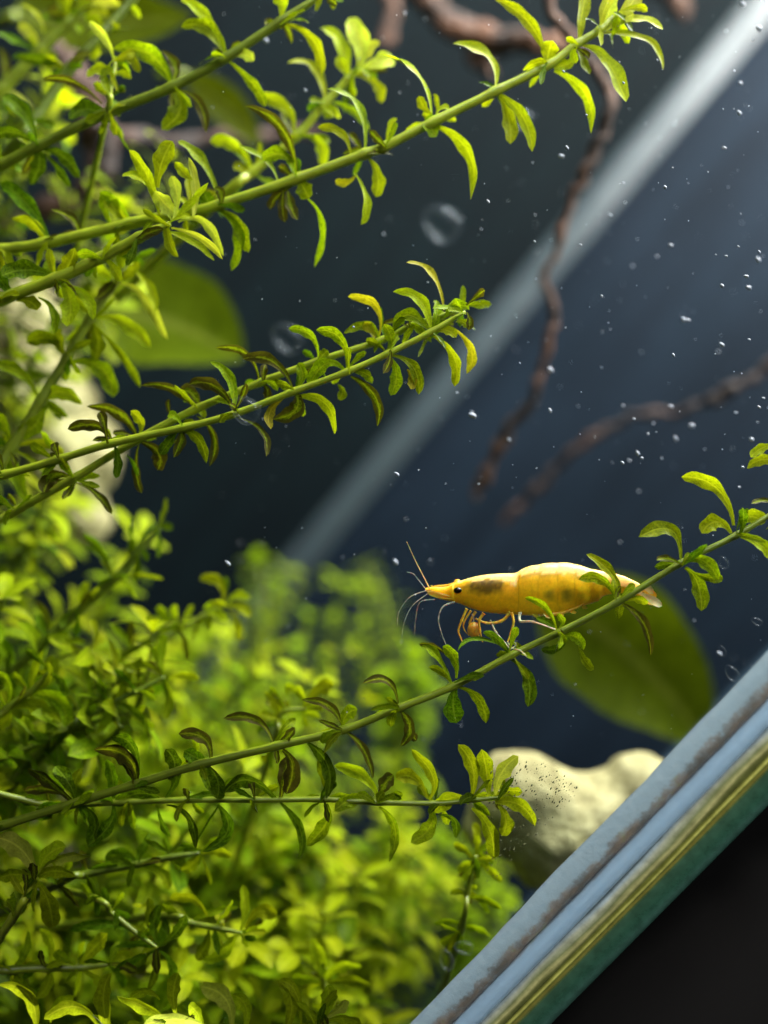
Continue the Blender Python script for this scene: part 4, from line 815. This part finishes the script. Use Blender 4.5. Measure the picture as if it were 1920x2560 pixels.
def limb(name, pts, w0, w1, mat, dz=0.0, dz1=None, knob=False):
    dz1 = dz if dz1 is None else dz1; n = len(pts)
    ctr = [Z1(p[0], p[1], SD + dz + (dz1 - dz) * i / (n - 1)) for i, p in enumerate(pts)]
    path = catmull(ctr, 7)
    rad = [(w0 + (w1 - w0) * i / (len(path) - 1)) * unit / 2 * (.78 if knob else .85) * (1.3 if knob and i % 7 == 0 else 1) for i in range(len(path))]
    vs, fs, uv = tube(path, rad, 8, .06, 2500)
    mesh_obj(name, vs, fs, mat, shrimp, ctr[0])
NEAR = -.0012
limb('leg', [(452, 440), (424, 505), (406, 560), (418, 598), (433, 632)], 20, 6, LEGY, NEAR, -.0014, True)
limb('leg', [(475, 450), (436, 515), (438, 555), (464, 588)], 16, 5, LEGY, NEAR * .6, -.0006, True)
limb('leg', [(545, 465), (520, 505), (524, 560), (538, 622)], 24, 7, LEGY, NEAR, -.0012, True)
limb('leg', [(500, 455), (468, 520), (490, 575), (520, 590)], 20, 8, LEGY, -.0004, -.0008, True)
limb('leg', [(690, 460), (640, 508), (560, 518), (500, 494)], 26, 12, LEGY, -.0008, -.0009, True)
limb('leg', [(695, 462), (707, 510), (692, 575), (674, 622)], 22, 10, LEGY, NEAR, -.0018, True)
limb('leg', [(742, 465), (744, 508), (812, 512), (936, 554)], 22, 9, LEGP, NEAR, -.0032, True)
limb('leg', [(580, 505), (612, 570), (656, 622), (690, 662)], 15, 8, LEGP, -.0006, -.0028, True)
limb('leg', [(674, 622), (700, 655), (742, 668), (776, 698)], 12, 8, LEGP, -.0018, -.0034, True)
limb('leg', [(690, 662), (720, 640), (712, 622)], 9, 5, LEGP, -.0028, -.0030)
limb('swimmeret', [(845, 470), (852, 488), (864, 506)], 9, 4, LEGP, -.0008)
limb('swimmeret', [(900, 470), (960, 466), (1040, 440), (1090, 415)], 26, 10, LEGY, -.0005)
limb('swimmeret', [(480, 470), (490, 500), (480, 520)], 10, 5, LEGP, -.0006)
limb('antenna', [(248, 330), (214, 262), (172, 180), (124, 74)], 9, 1.6, ANT, -.0004)
limb('antenna', [(225, 330), (186, 280), (160, 250), (124, 240)], 5, 2.5, ANTP, .0006)
limb('antenna', [(228, 342), (140, 378), (82, 458), (72, 534)], 6.5, 2, ANTP, -.0008, -.0012)
limb('antenna', [(236, 360), (152, 428), (106, 530), (97, 634)], 6.5, 2, ANTP, -.0006, -.0015)
limb('antenna', [(275, 390), (200, 402), (176, 470), (166, 582)], 6, 2.5, ANTP, .0008, .0015)
limb('antenna', [(385, 404), (322, 430), (297, 500), (320, 590), (348, 660)], 13, 4, ANTP, -.0006, -.0012)
def ball(name, c, rx, ry, rz, mat, parent, nu=16, nv=10):
    vs, fs = [], []
    ex, ey, ez = R3 @ Vector((1, 0, 0)), R3 @ Vector((0, 1, 0)), VIEW
    for j in range(nv + 1):
        th = math.pi * j / nv
        for i in range(nu):
            ph = 2 * math.pi * i / nu
            vs.append(c + ex * rx * math.sin(th) * math.cos(ph) + ey * ry * math.cos(th) + ez * rz * math.sin(th) * math.sin(ph))
    for j in range(nv):
        for i in range(nu):
            i2 = (i + 1) % nu; fs.append((j * nu + i, j * nu + i2, (j + 1) * nu + i2, (j + 1) * nu + i))
    return mesh_obj(name, vs, fs, mat, parent, c)
EYE = principled('eye_black', (.006, .005, .004), .12)
ball('eye', Z1(403, 341, SD - 27 * unit), 24 * unit, 17 * unit, 14 * unit, EYE, shrimp)
ball('eye', Z1(401, 293, SD + 20 * unit), 19 * unit, 14 * unit, 16 * unit, SHELL_Y if 'SHELL_Y' in globals() else LEGY, shrimp)
ball('mouthpart', Z1(492, 555, SD - .0007), 38 * unit, 42 * unit, 26 * unit, trans_mat('mouth_mat', (.78, .40, .03), .3), shrimp)
FAN = trans_mat('tail_fan', (.95, .60, .06), .12); FANP = trans_mat('tail_fan_pale', (.95, .78, .40), .2)
def fan(b, c, t, w, mat, dd):
    b, c, t = [(960 + q[0] / 2.183, 1320 + q[1] / 2.183) for q in (b, c, t)]
    make_leaf(shrimp, b, c, t, w / 2.183, SD + dd, mat, tw=12, prof='spat', ns=12, nw=6, dz=0, d_tip=dd, name='tail_fan', cup=.1, wave=.02)
fan((1385, 320), (1430, 300), (1468, 362), 40, FANP, -.0004); fan((1380, 335), (1450, 340), (1485, 380), 44, FAN, -.0002); fan((1380, 350), (1460, 380), (1518, 426), 44, FANP, -.0006); fan((1375, 355), (1420, 385), (1490, 412), 40, FAN, 0.0)

def plate(name, b, c, t, w, mat, dd, tw=8):
    b, c, t = [(960 + q[0] / 2.183, 1320 + q[1] / 2.183) for q in (b, c, t)]
    make_leaf(shrimp, b, c, t, w / 2.183, SD + dd, mat, tw=tw, prof='spat', ns=10, nw=6, dz=0, d_tip=dd * .4, name=name, cup=.2, wave=.03)
plate('antennal_scale', (372, 386), (310, 380), (236, 352), 26, FAN, -.0007); plate('antennal_scale', (360, 372), (300, 352), (222, 336), 18, FANP, -.0005)
limb('rostrum', [(400, 296), (345, 312), (290, 316), (226, 329)], 16, 4, LEGY, 0.0)
for k, (x, y) in enumerate([(800, 470), (868, 474), (938, 466), (1005, 452), (1068, 428)]):
    plate('swimmeret', (x, y - 10), (x + 12, y + 6), (x + 46, y + 12 - k), 20, FAN, -.0004, 20)
for k in range(6):
    x = 262 + k * 22; yt = 319 - (k > 3) * 3 * (k - 3)
    limb('rostrum_tooth', [(x + 8, yt + 1), (x, yt - 4), (x - 8, yt - 6)], 5, 1.5, LEGY, 0.0)

# ------------------------------------------------------------------ bubbles, droplets, specks
BUB = principled('bubble_white', (.27, .31, .38), .3)
t = NT('hollow_film'); gl = t.n('ShaderNodeBsdfGlossy'); gl.inputs['Roughness'].default_value = .2; gl.inputs[0].default_value = (.8, .9, 1, 1)
df = t.n('ShaderNodeBsdfDiffuse'); df.inputs[0].default_value = (.55, .65, .75, 1)
lw = t.n('ShaderNodeLayerWeight'); lw.inputs[0].default_value = .25; tr = t.n('ShaderNodeBsdfTransparent')
ad = t.n('ShaderNodeMixShader'); t.l(gl.outputs[0], ad.inputs[1]); t.l(df.outputs[0], ad.inputs[2])
mx = t.n('ShaderNodeMixShader'); t.l(t.math('MULTIPLY', lw.outputs['Facing'], .09), mx.inputs[0]); t.l(tr.outputs[0], mx.inputs[1]); t.l(ad.outputs[0], mx.inputs[2]); t.l(mx.outputs[0], t.out.inputs[0])
FILM = t.m
def unit_ball(name, mat, nu=10, nv=7):
    vs, fs = [], []
    for j in range(nv + 1):
        th = math.pi * j / nv
        for i in range(nu):
            ph = 2 * math.pi * i / nu; vs.append((math.sin(th) * math.cos(ph), math.cos(th) * (1 + .25 * math.cos(th)), math.sin(th) * math.sin(ph)))
    for j in range(nv):
        for i in range(nu):
            i2 = (i + 1) % nu; fs.append((j * nu + i, j * nu + i2, (j + 1) * nu + i2, (j + 1) * nu + i))
    me = bpy.data.meshes.new(name); me.from_pydata(vs, [], fs); me.polygons.foreach_set('use_smooth', [True] * len(me.polygons)); me.materials.append(mat); return me
BM = unit_ball('air_bubble', BUB); FM = unit_ball('film_ball', FILM, 24, 16)
rb = random.Random(77)
ROT = R3.to_4x4() @ Matrix.Rotation(math.radians(52), 4, 'Z')
def bubble(px, py, d, rpx, el=1.6, me=BM, label='tiny bright air bubble drifting in the dark water', group='air bubbles', ang=0):
    o = bpy.data.objects.new('air_bubble', me); COL.objects.link(o); r = rpx / FPX * d
    M = ROT @ Matrix.Rotation(math.radians(ang), 4, 'Z') @ Matrix.Diagonal((r, r * el, r, 1)); M.translation = P(px, py, d); o.matrix_world = M
    if group == 'air bubbles':
        sd = (px - 1131) * .764 + (py - 925) * .6455
        zone = 'left of the pale far seam' if sd < -40 else ('in the band above the lower twig, right of the far seam' if py < 1000 else 'low in the water around the shrimp')
        label = ('bright air bubble ' if rpx > 3 else 'tiny pale air bubble ') + zone; group = 'air bubbles ' + zone
    tag(o, label, 'bubble', group)
# the larger ones at their places (overview pixels)
for (x, y, r) in [(1640, 62, 9), (1605, 10, 8), (1597, 245, 7), (1213, 338, 8), (1055, 436, 5), (1450, 530, 6), (1437, 405, 6), (1638, 562, 8), (1560, 618, 7), (1618, 622, 8), (1613, 597, 6), (1487, 692, 6), (1640, 1005 - 460, 5), (1478, 692, 8), (1560, 745, 7), (1455, 768, 5), (1450, 878, 6), (1190, 800, 9), (1022, 898, 10), (1189, 888, 6), (1400, 938, 5), (1495, 920, 9), (1460, 948, 7), (1378, 980, 7), (1387, 990, 6), (1360, 995, 4), (1624, 950, 8), (1430, 990, 3), (1605, 1010, 6), (1345, 1000, 6), (1100, 950, 6), (1040, 495, 3), (1420, 130, 3), (1565, 320, 6), (1600, 180, 6), (1225, 320, 6), (1130, 270, 6), (985, 230, 3), (1300, 640, 5), (858, 1025, 7), (855, 1215, 8), (1412, 915, 4), (1370, 905, 4), (1640, 880, 5), (1650, 860, 4), (1500, 1340, 3), (1020, 890, 4), (575, 88, 8), (660, 195, 5), (493, 1218, 8), (1555, 1412, 7)]:
    bubble(x / .864, y / .864, rb.uniform(.084, .098), r * .62, rb.uniform(1.2, 1.9), ang=rb.uniform(-25, 25))
k = 0
while k < 95:
    x, y = rb.uniform(700, 1920), rb.uniform(0, 1650)
    wgt = max(0, min(1, (x - 700) / 1000)) * (1 if y < 1250 else .35)
    if rb.random() > wgt: continue
    bubble(x, y, rb.choice([rb.uniform(.083, .092), rb.uniform(.092, .105)]), rb.choice([.9, 1.2, 1.6, 2.4]), rb.uniform(1.1, 1.9), ang=rb.uniform(-30, 30)); k += 1
for (px, py, r, d, lab) in [(725, 850, 36, .115, 'faint blur ring of a speck, built as a hollow ball, above the crossing stems'), (1112, 565, 44, .118, 'faint blur ring of a speck, built as a hollow ball, in the dark gap at upper centre'), (620, 1030, 34, .086, 'faint blur ring of a speck, built as a hollow ball, where the two stems cross'), (1310, 300, 26, .1, 'faint blur ring of a speck, built as a hollow ball, under the curled leaf at top right')]:
    bubble(px, py, d, r, 1.15, FM, lab, None)  # hollow balls added in place of blur rings from out-of-focus specks
# specks on the glass in front of the stone and in the water: too many to count
spk = principled('algae_speck', (.07, .075, .025), .8); dust = principled('dust_speck', (.5, .55, .6), .5)
def specks(name, n, gen, mat, label, cat):
    V, F = [], []
    for _ in range(n):
        px, py, d, r, el = gen(); a = math.radians(rb.uniform(30, 75)); c = P(px, py, d); r = r / FPX * d
        ex = R3 @ Vector((math.cos(a), math.sin(a), 0)); ey = R3 @ Vector((-math.sin(a), math.cos(a), 0)); k = len(V)
        V += [c + ex * r * el, c + ey * r, c - ex * r * el, c - ey * r, c + VIEW * r * .7, c - VIEW * r * .7]
        for i in range(4): F += [(k + i, k + (i + 1) % 4, k + 4), (k + (i + 1) % 4, k + i, k + 5)]
    o = mesh_obj(name, V, F, mat); tag(o, label, cat, kind='stuff')
def pane_d(px, py):
    ray = R3 @ Vector(((px - 960) / FPX, -(py - 1280) / FPX, -1)); q = corner + front_dir * .01
    return (q - flat(CAM)).dot(front_nrm) / ray.dot(front_nrm)
def g1():
    while True:
        px, py = rb.uniform(1215, 1680), rb.uniform(1890, 2260)
        if (px - 960) * .725 + (py - 1280) * .688 < 835 and px > 1215 and py > 1900 + max(0, 70 - abs(px - 1455) * .7): break
    return px, py, pane_d(px, py) + .0006, rb.choice([.6, .8, 1.0, 1.3, 1.9]), rb.uniform(1, 3.2)
specks('algae_specks', 420, g1, spk, 'dark algae specks dotting the glass over the pale stone', 'algae')
def g2():
    px = rb.uniform(500, 1920); py = rb.uniform(0, 1900); return px, py, rb.uniform(.081, .12), rb.choice([.6, .8, 1, 1.4]), rb.uniform(1, 1.6)
specks('water_specks', 420, g2, dust, 'fine pale dust specks drifting in the water', 'dust')
# small snail-like limpets on the glass
for (px, py, r) in [(1833, 1687, 22), (1806, 1630, 14), (1118, 2405, 26), (1165, 2370, 24), (1810, 1410, 16), (1895, 1555, 14)]:
    bubble(px, py, pane_d(px, py) + .0008, r * .7, 1.5, FM, 'small transparent oval shell stuck to the glass by the near seam', 'glass shells', rb.uniform(-40, 40))
    bpy.context.scene.collection.objects[-1].name = 'limpet'
    bpy.context.scene.collection.objects[-1]['category'] = 'shell'
